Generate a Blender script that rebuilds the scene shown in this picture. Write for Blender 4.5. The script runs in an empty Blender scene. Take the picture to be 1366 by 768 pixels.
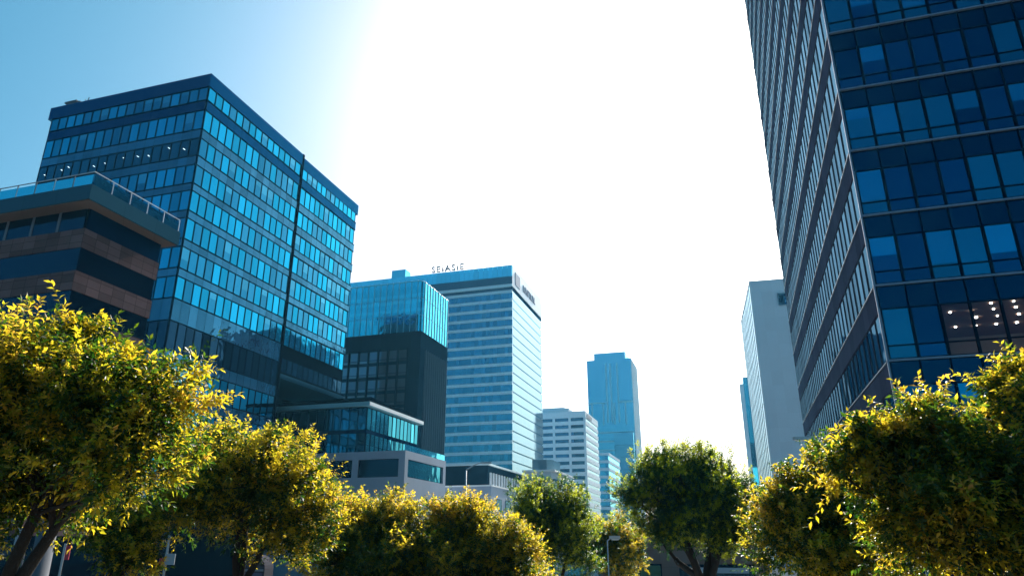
import bpy, math, random
import numpy as np
from mathutils import Vector, Matrix
random.seed(7)
R = math.radians
scene = bpy.context.scene
COL = scene.collection

# ------------------------------------------------------------------ camera geometry
F_PX, HOR, EYE = 943.0, 722.0, 1.7
TH = math.atan((HOR - 384) / F_PX)
cT, sT = math.cos(TH), math.sin(TH)
ST = R(17.0)                                   # heading of the street
EX = Vector((math.cos(ST), -math.sin(ST), 0))  # across the street, to the right
EY = Vector((math.sin(ST), math.cos(ST), 0))   # along the street, away


def at(px, py, Y):
    """World point seen at a photo pixel, Y metres ahead."""
    u, v = (px - 683) / F_PX, (384 - py) / F_PX
    y = cT - v * sT
    return Vector((u / y * Y, Y, EYE + (sT + v * cT) / y * Y))


def ground_z(x, y):
    q = x * EY.x + y * EY.y
    t = min(1.0, max(0.0, (q - 14) / 30.0))
    return -3.5 * (t * t * (3 - 2 * t))


# ------------------------------------------------------------------ materials
def new_mat(name):
    m = bpy.data.materials.new(name)
    m.use_nodes = True
    nt = m.node_tree
    nt.nodes.clear()
    out = nt.nodes.new('ShaderNodeOutputMaterial')
    return m, nt, out


def N(nt, typ, **kw):
    n = nt.nodes.new(typ)
    for k, v in kw.items():
        if k in n.inputs.keys():
            n.inputs[k].default_value = v
        else:
            setattr(n, k, v)
    return n


def rgba(c):
    return (c[0], c[1], c[2], 1.0)


def matte(name, col, rough=0.6, var=0.25, scale=1.2, metallic=0.0, grid=None, bump=0.05, spec=0.4):
    m, nt, out = new_mat(name)
    L = nt.links.new
    tc = N(nt, 'ShaderNodeTexCoord')
    no = N(nt, 'ShaderNodeTexNoise', Scale=scale, Detail=6.0, Roughness=0.65)
    L(tc.outputs['Object'], no.inputs['Vector'])
    mr = N(nt, 'ShaderNodeMapRange')
    mr.inputs['To Min'].default_value = 1 - var
    mr.inputs['To Max'].default_value = 1 + var
    L(no.outputs['Fac'], mr.inputs['Value'])
    mx = N(nt, 'ShaderNodeMix', data_type='RGBA', blend_type='MULTIPLY')
    mx.inputs['Factor'].default_value = 1
    mx.inputs['A'].default_value = rgba(col)
    L(mr.outputs['Result'], mx.inputs['B'])
    p = N(nt, 'ShaderNodeBsdfPrincipled', Roughness=rough, Metallic=metallic)
    p.inputs['Specular IOR Level'].default_value = spec
    L(mx.outputs['Result'], p.inputs['Base Color'])
    fine = N(nt, 'ShaderNodeTexNoise', Scale=scale * 9, Detail=3.0)
    L(tc.outputs['Object'], fine.inputs['Vector'])
    b = N(nt, 'ShaderNodeBump', Strength=bump * 3, Distance=0.02)
    L(fine.outputs['Fac'], b.inputs['Height'])
    L(b.outputs['Normal'], p.inputs['Normal'])
    L(p.outputs['BSDF'], out.inputs['Surface'])
    return m


def glass(name, base, tint, r0=0.25, wob=0.03, rand=0.35, rough=0.03, wscale=0.35, power=3.0, clear=0.0, edge=1.0, gt=(0.42, 0.80, 0.92)):
    """Coated facade glass: dark body under a tinted mirror layer that strengthens at grazing angles."""
    m, nt, out = new_mat(name)
    L = nt.links.new
    oi = N(nt, 'ShaderNodeObjectInfo')
    geo = N(nt, 'ShaderNodeNewGeometry')
    ad = N(nt, 'ShaderNodeMath', operation='ADD')
    L(oi.outputs['Random'], ad.inputs[0])
    L(geo.outputs['Random Per Island'], ad.inputs[1])
    fr = N(nt, 'ShaderNodeMath', operation='FRACT')
    L(ad.outputs[0], fr.inputs[0])
    mr = N(nt, 'ShaderNodeMapRange')
    mr.inputs['To Min'].default_value = 1 - rand
    mr.inputs['To Max'].default_value = 1 + rand
    L(fr.outputs[0], mr.inputs['Value'])
    lw = N(nt, 'ShaderNodeLayerWeight', Blend=0.5)
    pw = N(nt, 'ShaderNodeMath', operation='POWER')
    pw.inputs[1].default_value = power
    L(lw.outputs['Facing'], pw.inputs[0])
    r0m = N(nt, 'ShaderNodeMath', operation='MULTIPLY')
    r0m.inputs[1].default_value = r0
    L(mr.outputs['Result'], r0m.inputs[0])
    fm = N(nt, 'ShaderNodeMix', data_type='FLOAT')
    fm.inputs['B'].default_value = edge
    L(pw.outputs[0], fm.inputs['Factor'])
    L(r0m.outputs[0], fm.inputs['A'])
    mulc = N(nt, 'ShaderNodeMix', data_type='RGBA', blend_type='MULTIPLY')
    mulc.inputs['Factor'].default_value = 1
    mulc.inputs['A'].default_value = rgba(base)
    L(mr.outputs['Result'], mulc.inputs['B'])
    tc = N(nt, 'ShaderNodeTexCoord')
    no = N(nt, 'ShaderNodeTexNoise', Scale=wscale, Detail=2.0)
    L(geo.outputs['Position'], no.inputs['Vector'])
    b = N(nt, 'ShaderNodeBump', Strength=wob * 10, Distance=0.1)
    L(no.outputs['Fac'], b.inputs['Height'])
    g = N(nt, 'ShaderNodeBsdfGlossy', Roughness=rough)
    tm = N(nt, 'ShaderNodeMix', data_type='RGBA')
    tm.inputs['A'].default_value = rgba(tint)
    tm.inputs['B'].default_value = rgba(gt)
    L(pw.outputs[0], tm.inputs['Factor'])
    L(tm.outputs['Result'], g.inputs['Color'])
    L(b.outputs['Normal'], g.inputs['Normal'])
    if clear > 0:
        d = N(nt, 'ShaderNodeMixShader')
        d.inputs['Fac'].default_value = clear
        dd = N(nt, 'ShaderNodeBsdfDiffuse')
        L(mulc.outputs['Result'], dd.inputs['Color'])
        tr = N(nt, 'ShaderNodeBsdfTransparent')
        tr.inputs['Color'].default_value = rgba((0.35 + 0.5 * tint[0], 0.35 + 0.5 * tint[1], 0.35 + 0.5 * tint[2]))
        L(dd.outputs[0], d.inputs[1])
        L(tr.outputs[0], d.inputs[2])
        body = d.outputs[0]
    else:
        d = N(nt, 'ShaderNodeBsdfDiffuse')
        L(mulc.outputs['Result'], d.inputs['Color'])
        body = d.outputs[0]
    ms = N(nt, 'ShaderNodeMixShader')
    L(fm.outputs['Result'], ms.inputs['Fac'])
    L(body, ms.inputs[1])
    L(g.outputs[0], ms.inputs[2])
    L(ms.outputs[0], out.inputs['Surface'])
    return m


def leafmat(name, cols, trans, tfac=0.55):
    m, nt, out = new_mat(name)
    L = nt.links.new
    geo = N(nt, 'ShaderNodeNewGeometry')
    tc = N(nt, 'ShaderNodeTexCoord')
    no = N(nt, 'ShaderNodeTexNoise', Scale=1.1, Detail=3.0)
    L(tc.outputs['Object'], no.inputs['Vector'])
    ad = N(nt, 'ShaderNodeMath', operation='MULTIPLY_ADD')
    ad.inputs[1].default_value = 0.55
    L(geo.outputs['Random Per Island'], ad.inputs[0])
    sc = N(nt, 'ShaderNodeMapRange')
    sc.inputs['From Min'].default_value = 0.3
    sc.inputs['From Max'].default_value = 0.7
    sc.inputs['To Min'].default_value = 0.0
    sc.inputs['To Max'].default_value = 0.45
    L(no.outputs['Fac'], sc.inputs['Value'])
    L(sc.outputs['Result'], ad.inputs[2])

    def ramp(cs):
        r = N(nt, 'ShaderNodeValToRGB')
        e = r.color_ramp.elements
        while len(e) < len(cs):
            e.new(0.5)
        for i, c in enumerate(cs):
            e[i].position = i / (len(cs) - 1)
            e[i].color = rgba(c)
        L(ad.outputs[0], r.inputs['Fac'])
        return r
    r1, r2 = ramp(cols), ramp(trans)
    p = N(nt, 'ShaderNodeBsdfPrincipled', Roughness=0.45)
    p.inputs['Specular IOR Level'].default_value = 0.35
    L(r1.outputs['Color'], p.inputs['Base Color'])
    t = N(nt, 'ShaderNodeBsdfTranslucent')
    L(r2.outputs['Color'], t.inputs['Color'])
    ms = N(nt, 'ShaderNodeMixShader')
    ms.inputs['Fac'].default_value = tfac
    L(p.outputs[0], ms.inputs[1])
    L(t.outputs[0], ms.inputs[2])
    L(ms.outputs[0], out.inputs['Surface'])
    return m


def emit(name, col, s):
    m, nt, out = new_mat(name)
    e = N(nt, 'ShaderNodeEmission', Strength=s)
    e.inputs['Color'].default_value = rgba(col)
    nt.links.new(e.outputs[0], out.inputs['Surface'])
    return m


def panelled(name, col, sx, sz, line=0.55, var=0.12, rough=0.55, spec=0.4, face='XZ', lw=0.03, metallic=0.0):
    """Cladding with panel joints every sx by sz metres (object space, joints along both walls)."""
    m = matte(name, col, rough, var, 0.6, metallic, spec=spec)
    nt = m.node_tree
    L = nt.links.new
    p = [n for n in nt.nodes if n.type == 'BSDF_PRINCIPLED'][0]
    src = p.inputs['Base Color'].links[0].from_socket
    tc = N(nt, 'ShaderNodeTexCoord')
    sp = N(nt, 'ShaderNodeSeparateXYZ')
    L(tc.outputs['Object'], sp.inputs[0])
    su = N(nt, 'ShaderNodeMath', operation='ADD')
    L(sp.outputs['X'], su.inputs[0])
    L(sp.outputs['Y'], su.inputs[1])

    def ln(sock, s):
        d = N(nt, 'ShaderNodeMath', operation='DIVIDE')
        d.inputs[1].default_value = s
        L(sock, d.inputs[0])
        f = N(nt, 'ShaderNodeMath', operation='FRACT')
        L(d.outputs[0], f.inputs[0])
        c = N(nt, 'ShaderNodeMath', operation='LESS_THAN')
        c.inputs[1].default_value = lw / s
        L(f.outputs[0], c.inputs[0])
        fl = N(nt, 'ShaderNodeMath', operation='FLOOR')
        L(d.outputs[0], fl.inputs[0])
        return c.outputs[0], fl.outputs[0]
    a, fa = ln(su.outputs[0], sx)
    b, fb = ln(sp.outputs['Z'], sz)
    mxx = N(nt, 'ShaderNodeMath', operation='MAXIMUM')
    L(a, mxx.inputs[0])
    L(b, mxx.inputs[1])
    cb = N(nt, 'ShaderNodeCombineXYZ')
    L(fa, cb.inputs[0])
    L(fb, cb.inputs[1])
    wn = N(nt, 'ShaderNodeTexWhiteNoise')
    L(cb.outputs[0], wn.inputs['Vector'])
    mr = N(nt, 'ShaderNodeMapRange')
    mr.inputs['To Min'].default_value = 1 - var
    mr.inputs['To Max'].default_value = 1 + var
    L(wn.outputs['Value'], mr.inputs['Value'])
    m1 = N(nt, 'ShaderNodeMix', data_type='RGBA', blend_type='MULTIPLY')
    m1.inputs['Factor'].default_value = 1
    L(src, m1.inputs['A'])
    L(mr.outputs['Result'], m1.inputs['B'])
    mx = N(nt, 'ShaderNodeMix', data_type='RGBA')
    L(mxx.outputs[0], mx.inputs['Factor'])
    L(m1.outputs['Result'], mx.inputs['A'])
    mx.inputs['B'].default_value = rgba([c * line for c in col])
    L(mx.outputs['Result'], p.inputs['Base Color'])
    return m


M = {}
M['lt_glass'] = glass('tower_glass_blue', (0.003, 0.035, 0.06), (0.012, 0.48, 0.72), 0.70, rand=0.28, gt=(0.10, 0.68, 0.86))
M['lt_dark'] = glass('mechanical_floor_glass', (0.004, 0.012, 0.022), (0.06, 0.22, 0.36), 0.16, rand=0.3)
M['lt_navy'] = glass('navy_parapet_glass', (0.0008, 0.010, 0.03), (0.006, 0.16, 0.36), 0.30, rand=0.1, gt=(0.06, 0.35, 0.55))
M['lt_span'] = glass('spandrel_glass', (0.03, 0.06, 0.10), (0.06, 0.36, 0.54), 0.38, wob=0.04, rand=0.3, wscale=0.6)
M['navy'] = matte('navy_metal', (0.002, 0.020, 0.055), 0.5, 0.2, spec=0)
M['navy_dk'] = matte('dark_metal', (0.004, 0.010, 0.020), 0.5, 0.2, spec=0)
M['frame'] = matte('mullion_metal', (0.004, 0.018, 0.036), 0.45, 0.1, spec=0)
M['clear'] = glass('clear_glass', (0.004, 0.02, 0.035), (0.12, 0.45, 0.65), 0.22, rand=0.2, clear=0.9)
M['lamp'] = emit('ceiling_lamp_light', (1.0, 0.80, 0.58), 22.0)
M['lampw'] = emit('strip_lamp_light', (1.0, 0.93, 0.84), 2.2)
M['clear_dim'] = glass('clear_shop_glass', (0.004, 0.015, 0.03), (0.05, 0.3, 0.55), 0.06, rand=0.2, clear=0.95)
M['ceil_br'] = matte('brown_ceiling', (0.34, 0.18, 0.12), 0.8, 0.1)
M['room'] = matte('room_interior', (0.30, 0.24, 0.20), 0.8, 0.2)
M['rt_glass'] = glass('dark_blue_glass', (0.001, 0.020, 0.038), (0.010, 0.40, 0.66), 0.32, rand=0.28)
M['rt_refl_sky'] = glass('dark_glass_sky_reflection', (0.002, 0.05, 0.095), (0.008, 0.44, 0.78), 0.38, rand=0.25)  # reflected sky put into the colour of the upper pane
M['rt_refl_dark'] = glass('dark_glass_dark_reflection', (0.0005, 0.008, 0.022), (0.004, 0.26, 0.56), 0.22, rand=0.3)  # dark reflection put into the pane colour
M['lt_refl_sky'] = glass('blue_glass_sky_reflection', (0.05, 0.13, 0.17), (0.06, 0.50, 0.70), 0.55, rand=0.2)  # paler pane top painted as a sky reflection
M['lt_refl_dark'] = glass('blue_glass_dark_reflection', (0.003, 0.02, 0.04), (0.02, 0.40, 0.62), 0.50, rand=0.2)  # darker pane tone painted as a broken reflection
M['rt_span'] = glass('dark_spandrel_glass', (0.0005, 0.006, 0.016), (0.004, 0.17, 0.36), 0.18, rand=0.15)
M['rt_side'] = glass('side_window_glass', (0.006, 0.03, 0.05), (0.05, 0.30, 0.50), 0.16, rand=0.5, edge=0.17, gt=(0.30, 0.55, 0.80))
M['mauve'] = panelled('mauve_cladding', (0.075, 0.085, 0.135), 1.6, 4.6, 0.5, 0.15, 0.7, 0.0)
M['ledge'] = matte('ledge_metal', (0.16, 0.22, 0.30), 0.35, 0.1, metallic=0.3)
M['fin'] = matte('fin_metal', (0.05, 0.05, 0.075), 0.5, 0.15, spec=0)
M['brick'] = panelled('brown_stone_cladding', (0.115, 0.082, 0.085), 1.15, 0.62, 0.35, 0.26, 0.8, 0.0)
M['slab'] = panelled('roof_slab_concrete', (0.03, 0.10, 0.15), 3.2, 30, 0.7, 0.06, 0.7, 0.0)
M['soffit'] = panelled('soffit_boards', (0.13, 0.10, 0.085), 3.2, 30, 0.6, 0.06, 0.7)
M['bandglass'] = glass('ribbon_window_dark', (0.003, 0.012, 0.025), (0.05, 0.16, 0.28), 0.14, rand=0.1, wob=0.05)
M['rail_glass'] = glass('balustrade_glass', (0.02, 0.14, 0.19), (0.10, 0.82, 1.0), 0.72, rand=0.1, clear=0.5)
M['steel'] = matte('brushed_steel', (0.36, 0.40, 0.44), 0.3, 0.1, metallic=0.8)
M['rail_dk'] = matte('grey_rail_paint', (0.10, 0.12, 0.15), 0.4, 0.1)
M['crown_glass'] = glass('cyan_screen_glass', (0.02, 0.22, 0.30), (0.03, 0.78, 0.95), 0.60, rand=0.18, clear=0.40, wob=0.06, wscale=0.5)
M['crown_fin'] = matte('pale_fin_metal', (0.25, 0.45, 0.52), 0.35, 0.1, metallic=0.4)
M['pale_green'] = panelled('pale_green_screen', (0.30, 0.45, 0.44), 1.6, 2.2, 0.7)
M['dc_body'] = panelled('charcoal_cladding', (0.005, 0.018, 0.036), 2.4, 3.2, 0.6, 0.15, 0.5, 0.0)
M['dc_glass'] = glass('dim_brown_glass', (0.08, 0.092, 0.11), (0.16, 0.30, 0.40), 0.36, rand=0.6)
M['dc_fin'] = matte('slate_fin_metal', (0.06, 0.10, 0.14), 0.5, 0.15, spec=0)
M['pd_glass'] = glass('podium_glass', (0.006, 0.05, 0.07), (0.05, 0.62, 0.74), 0.42, rand=0.55)
M['pd_roof'] = matte('pale_cyan_fascia', (0.20, 0.42, 0.48), 0.4, 0.1)
M['white'] = matte('white_painted_metal', (0.78, 0.80, 0.80), 0.4, 0.05)
M['stone'] = panelled('pale_grey_stone', (0.30, 0.36, 0.45), 3.0, 30, 0.85, 0.05, 0.7)
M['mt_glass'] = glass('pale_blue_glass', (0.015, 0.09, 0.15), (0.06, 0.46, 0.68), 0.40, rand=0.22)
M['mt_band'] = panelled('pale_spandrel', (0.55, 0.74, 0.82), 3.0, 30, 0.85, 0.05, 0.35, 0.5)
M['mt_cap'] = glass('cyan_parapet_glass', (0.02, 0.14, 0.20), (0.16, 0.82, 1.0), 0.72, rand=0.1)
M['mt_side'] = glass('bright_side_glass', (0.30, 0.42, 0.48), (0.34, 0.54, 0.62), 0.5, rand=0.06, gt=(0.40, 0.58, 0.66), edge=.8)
M['mt_dark'] = matte('recess_band', (0.03, 0.10, 0.18), 0.4, 0.1, spec=0)
M['sign'] = matte('sign_grey', (0.12, 0.13, 0.16), 0.5, 0.05)
M['sign_blue'] = matte('sign_navy', (0.04, 0.10, 0.20), 0.5, 0.05)
M['wb_wall'] = matte('white_render', (0.76, 0.82, 0.85), 0.7, 0.05, 0.3)
M['wb_glass'] = glass('grey_blue_glass', (0.02, 0.06, 0.10), (0.15, 0.42, 0.60), 0.30, rand=0.3)
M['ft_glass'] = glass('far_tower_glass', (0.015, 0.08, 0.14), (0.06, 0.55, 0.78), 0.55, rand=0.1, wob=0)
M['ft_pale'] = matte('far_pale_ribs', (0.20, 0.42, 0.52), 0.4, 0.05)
M['gt_wall'] = panelled('grey_blue_panels', (0.54, 0.65, 0.74), 2.6, 3.4, 0.9, 0.035, 0.6, 0.2)
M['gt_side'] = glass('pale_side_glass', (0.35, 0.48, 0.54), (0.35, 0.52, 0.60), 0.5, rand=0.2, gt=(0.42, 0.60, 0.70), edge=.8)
M['teal'] = glass('teal_glass', (0.004, 0.10, 0.15), (0.05, 0.55, 0.70), 0.45, rand=0.1, wob=0)
M['lb_dark'] = matte('dark_slate_wall', (0.012, 0.035, 0.06), 0.5, 0.15, spec=0)
M['sf_wall'] = panelled('brown_render', (0.16, 0.105, 0.09), 2.4, 1.1, 0.75, 0.08, 0.8)
M['green_sign'] = matte('green_panel', (0.03, 0.10, 0.05), 0.5)
M['red'] = matte('red_banner', (0.45, 0.03, 0.06), 0.6, 0.1)
M['sgrey'] = matte('sign_panel_grey', (0.30, 0.36, 0.42), 0.5, 0.1)
M['lamp_paint'] = matte('lamp_post_paint', (0.36, 0.42, 0.46), 0.4, 0.1, metallic=0.3)
M['lens'] = matte('lamp_lens', (0.7, 0.75, 0.78), 0.25, 0.03)
M['column'] = matte('column_concrete', (0.13, 0.14, 0.16), 0.6, 0.1, spec=0)
M['kiosk'] = matte('kiosk_paint', (0.05, 0.05, 0.06), 0.6, 0.1, spec=0)
M['bark'] = matte('bark', (0.022, 0.016, 0.013), 0.9, 0.45, 6.0, bump=0.5)
M['asphalt'] = matte('asphalt', (0.05, 0.05, 0.052), 0.85, 0.25, 3.0, bump=0.2)
M['paving'] = matte('paving', (0.20, 0.19, 0.18), 0.8, 0.2, 1.5)
M['kerb'] = matte('kerb_stone', (0.28, 0.28, 0.28), 0.8, 0.15)
M['roadpaint'] = matte('road_paint', (0.7, 0.7, 0.68), 0.7, 0.15)
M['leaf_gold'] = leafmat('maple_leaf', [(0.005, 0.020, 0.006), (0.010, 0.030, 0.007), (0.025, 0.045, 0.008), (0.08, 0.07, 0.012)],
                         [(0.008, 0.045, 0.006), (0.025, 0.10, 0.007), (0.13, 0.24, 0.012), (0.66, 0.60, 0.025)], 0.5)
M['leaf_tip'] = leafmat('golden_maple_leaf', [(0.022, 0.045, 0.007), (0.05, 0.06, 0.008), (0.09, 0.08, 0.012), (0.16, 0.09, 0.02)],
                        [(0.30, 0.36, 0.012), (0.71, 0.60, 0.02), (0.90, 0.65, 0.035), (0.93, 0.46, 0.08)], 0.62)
M['leaf_lime'] = leafmat('lime_leaf', [(0.02, 0.05, 0.006), (0.04, 0.075, 0.008), (0.06, 0.08, 0.010)],
                         [(0.35, 0.50, 0.015), (0.62, 0.72, 0.02), (0.85, 0.80, 0.03)], 0.55)
M['leaf_green'] = leafmat('clipped_tree_leaf', [(0.006, 0.026, 0.008), (0.012, 0.04, 0.009), (0.03, 0.06, 0.008)],
                          [(0.010, 0.06, 0.012), (0.03, 0.13, 0.010), (0.16, 0.30, 0.012)], 0.45)


# ------------------------------------------------------------------ mesh helper
class MB:
    def __init__(s):
        s.v, s.f, s.m = [], [], []

    def poly(s, pts, mi=0):
        b = len(s.v)
        s.v += [tuple(p) for p in pts]
        s.f.append(tuple(range(b, b + len(pts))))
        s.m.append(mi)
        return s

    def box(s, x0, x1, y0, y1, z0, z1, mi=0):
        if x0 > x1: x0, x1 = x1, x0
        if y0 > y1: y0, y1 = y1, y0
        b = len(s.v)
        s.v += [(x0, y0, z0), (x1, y0, z0), (x1, y1, z0), (x0, y1, z0), (x0, y0, z1), (x1, y0, z1), (x1, y1, z1), (x0, y1, z1)]
        for q in ((0, 3, 2, 1), (4, 5, 6, 7), (0, 1, 5, 4), (1, 2, 6, 5), (2, 3, 7, 6), (3, 0, 4, 7)):
            s.f.append(tuple(b + i for i in q))
            s.m.append(mi)
        return s

    def prism(s, pts, z0, z1, mi=0):
        n = len(pts)
        b = len(s.v)
        s.v += [(p[0], p[1], z0) for p in pts] + [(p[0], p[1], z1) for p in pts]
        s.f.append(tuple(b + i for i in reversed(range(n)))); s.m.append(mi)
        s.f.append(tuple(b + n + i for i in range(n))); s.m.append(mi)
        for i in range(n):
            j = (i + 1) % n
            s.f.append((b + i, b + j, b + n + j, b + n + i)); s.m.append(mi)
        return s

    def tube(s, pts, rad, seg=8, mi=0):
        pts = [Vector(p) for p in pts]
        if not isinstance(rad, (list, tuple)):
            rad = [rad] * len(pts)
        b0 = len(s.v)
        t0 = (pts[1] - pts[0]).normalized()
        a = t0.orthogonal().normalized()
        for i, p in enumerate(pts):
            t = (pts[min(i + 1, len(pts) - 1)] - pts[max(i - 1, 0)]).normalized()
            a = (a - t * a.dot(t)).normalized()
            c = t.cross(a)
            for k in range(seg):
                an = 2 * math.pi * k / seg
                s.v.append(tuple(p + (a * math.cos(an) + c * math.sin(an)) * rad[i]))
        for i in range(len(pts) - 1):
            for k in range(seg):
                q = b0 + i * seg
                s.f.append((q + k, q + (k + 1) % seg, q + seg + (k + 1) % seg, q + seg + k)); s.m.append(mi)
        s.f.append(tuple(b0 + k for k in reversed(range(seg)))); s.m.append(mi)
        e = b0 + (len(pts) - 1) * seg
        s.f.append(tuple(e + k for k in range(seg))); s.m.append(mi)
        return s

    def mesh(s, name, mats):
        me = bpy.data.meshes.new(name)
        me.from_pydata(s.v, [], s.f)
        for m in (mats if isinstance(mats, (list, tuple)) else [mats]):
            me.materials.append(m)
        me.polygons.foreach_set('material_index', s.m)
        me.update()
        return me

    def build(s, name, mats, parent=None, smooth=False):
        me = s.mesh(name, mats)
        if smooth:
            me.polygons.foreach_set('use_smooth', [True] * len(me.polygons))
        return link(name, me, parent)


def link(name, me, parent=None, loc=None, rz=0.0):
    o = bpy.data.objects.new(name, me)
    COL.objects.link(o)
    if parent is not None:
        o.parent = parent
    if loc is not None:
        o.location = loc
    o.rotation_euler = (0, 0, rz)
    return o


def tag(o, label=None, cat=None, group=None, kind=None):
    if label: o['label'] = label
    if cat: o['category'] = cat
    if group: o['group'] = group
    if kind: o['kind'] = kind
    return o


def thing(name, loc, label, cat, rz=0.0, group=None):
    o = bpy.data.objects.new(name, None)
    o.empty_display_size = 0.5
    COL.objects.link(o)
    o.location = loc
    o.rotation_euler = (0, 0, rz)
    return tag(o, label, cat, group)


GZ = -3.6            # how far down building bases go


def building(name, corner, label, cat='building', group=None):
    """Root at the near street corner; local +x runs right across the street, +y away along it."""
    return thing(name, (corner.x, corner.y, 0), label, cat, -ST, group)


# ------------------------------------------------------------------ windows
def win_mesh(name, w, h, fmat, gmat, fr=0.06, dep=0.12, bars=(), sink=0.04, vbars=(), sky_refl=None):
    """One window in the x-z plane, outward -y, origin at its lower centre. bars: transom heights."""
    mb = MB()
    hw = w / 2
    mb.box(-hw, -hw + fr, -dep, 0.02, 0, h, 0)
    mb.box(hw - fr, hw, -dep, 0.02, 0, h, 0)
    mb.box(-hw + fr, hw - fr, -dep * .7, 0.02, h - fr, h, 0)
    mb.box(-hw + fr, hw - fr, -dep * .7, 0.02, 0, fr, 0)
    zs = [fr] + list(bars) + [h - fr]
    for b in bars:
        mb.box(-hw + fr, hw - fr, -dep * .7, 0.02, b - fr / 2, b + fr / 2, 0)
    xs = [-hw + fr] + list(vbars) + [hw - fr]
    for b in vbars:
        mb.box(b - fr / 2, b + fr / 2, -dep * .6, 0.02, fr, h - fr, 0)
    for i in range(len(zs) - 1):
        a = zs[i] + (fr / 2 if i else 0)
        c = zs[i + 1] - (fr / 2 if i < len(zs) - 2 else 0)
        mb.poly([(-hw + fr, -sink, a), (hw - fr, -sink, a), (hw - fr, -sink, c), (-hw + fr, -sink, c)], 1)
    if sky_refl:                                   # sky reflection painted as a paler strip: material, drop, reach across
        bm_, drop, span = sky_refl
        mb.poly([(-hw + fr, -sink - .006, h - fr - drop), (-hw + fr + (w - 2 * fr) * span, -sink - .006, h - fr - drop),
                 (-hw + fr + (w - 2 * fr) * span, -sink - .006, h - fr), (-hw + fr, -sink - .006, h - fr)], 2)
        return mb.mesh(name, [fmat, gmat, bm_])
    return mb.mesh(name, [fmat, gmat])


FACE_ROT = {'F': 0.0, 'R': math.pi / 2, 'L': -math.pi / 2}


def face_pt(face, s, n, z, x0=0.0, y0=0.0):
    """Point s metres along a face of a building, n metres in front of it."""
    if face == 'F':
        return (x0 + s, y0 - n, z)
    if face == 'R':
        return (x0 + n, y0 + s, z)
    return (x0 - n, y0 + s, z)


def fbox(mb, face, s0, s1, n0, n1, z0, z1, mi=0, x0=0.0, y0=0.0):
    a, b = face_pt(face, s0, n0, z0, x0, y0), face_pt(face, s1, n1, z1, x0, y0)
    mb.box(a[0], b[0], a[1], b[1], z0, z1, mi)


def put_windows(root, specs, name='window', cap=100, group=None):
    """specs: (mesh, face, s, n, z, w*h, x0, y0). The largest in view become parts, the rest one mesh."""
    cam = Vector((0, 0, EYE))
    mw = Matrix.Translation(root.location) @ Matrix.Rotation(-ST, 4, 'Z')
    rows = []
    for me, face, s, n, z, area, x0, y0 in specs:
        p = Vector(face_pt(face, s, n, z, x0, y0))
        wp = mw @ p
        d = wp - cam
        nrm = {'F': Vector((0, -1, 0)), 'R': Vector((1, 0, 0)), 'L': Vector((-1, 0, 0))}[face]
        nrm = Matrix.Rotation(-ST, 3, 'Z') @ nrm
        cosv = max(0.0, -nrm.dot(d.normalized()))
        f = d.y * cT + d.z * sT
        inside = 0.2
        if f > 0:
            px, py = 683 + F_PX * d.x / f, 384 - F_PX * (-d.y * sT + d.z * cT) / f
            if -20 < px < 1386 and -30 < py < 700: inside = 1.0
        rows.append((-area * cosv / d.length_squared * inside, me, face, p))
    rows.sort(key=lambda r: r[0])
    for k, (_, me, face, p) in enumerate(rows[:cap]):
        o = link(name, me, root, p, FACE_ROT[face])
        # real panes are never perfectly in plane
        o.rotation_euler = (random.gauss(0, .006), 0, FACE_ROT[face] + random.gauss(0, .007))
    if len(rows) > cap:
        mb = MB()
        mats = []
        for _, me, face, p in rows[cap:]:
            rot = Matrix.Rotation(FACE_ROT[face] + random.gauss(0, .004), 3, 'Z')
            idx = []
            for m in me.materials:
                if m not in mats: mats.append(m)
                idx.append(mats.index(m))
            b = len(mb.v)
            mb.v += [tuple(rot @ v.co + p) for v in me.vertices]
            for pl in me.polygons:
                mb.f.append(tuple(b + i for i in pl.vertices))
                mb.m.append(idx[pl.material_index])
        o = mb.build(name, mats, root)
        o['kind'] = 'stuff'


# ================================================================== GROUND
def sheet(name, x0, x1, qs, lift, mat, ps=None):
    """A strip along the street between across-street offsets x0..x1."""
    mb = MB()
    cols = ps or [x0, x1]
    V = []
    for q in qs:
        row = []
        for p in cols:
            w = EX * p + EY * q
            row.append((w.x, w.y, ground_z(w.x, w.y) + lift))
        V.append(row)
    for i in range(len(V) - 1):
        for j in range(len(cols) - 1):
            mb.poly([V[i][j], V[i][j + 1], V[i + 1][j + 1], V[i + 1][j]])
    o = mb.build(name, mat)
    return tag(o, kind='structure')


QS = [-160, -60, -10, 0] + [14 + i * 1.5 for i in range(21)] + [60, 90, 130, 200, 400, 900]
sheet('ground', -500, 500, QS, 0.0, M['paving'], [-500, -120, -60, -20, 20, 60, 120, 500])
sheet('road', -26, -12, [q for q in QS if -100 < q < 500], 0.004, M['asphalt'])
for nm, a, b in (('kerb', -26.25, -26.0), ('kerb', -12.0, -11.75)):
    mb = MB()
    qs = [q for q in QS if -100 < q < 500]
    for i in range(len(qs) - 1):
        c = []
        for q in (qs[i], qs[i + 1]):
            for p in (a, b):
                w = EX * p + EY * q
                c.append((w.x, w.y, ground_z(w.x, w.y)))
        up = [(x, y, z + 0.13) for x, y, z in c]
        mb.poly([up[0], up[1], up[3], up[2]])
        mb.poly([c[0], up[0], up[2], c[2]])
        mb.poly([c[1], c[3], up[3], up[1]])
    tag(mb.build(nm, M['kerb']), kind='structure')
mb = MB()
for k in range(30):
    q0 = -10 + k * 6
    c = []
    for q in (q0, q0 + 2.2):
        for p in (-19.08, -18.92):
            w = EX * p + EY * q
            c.append((w.x, w.y, ground_z(w.x, w.y) + 0.02))
    mb.poly([c[0], c[1], c[3], c[2]])
tag(mb.build('road_marking', M['roadpaint']), kind='structure')

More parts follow.
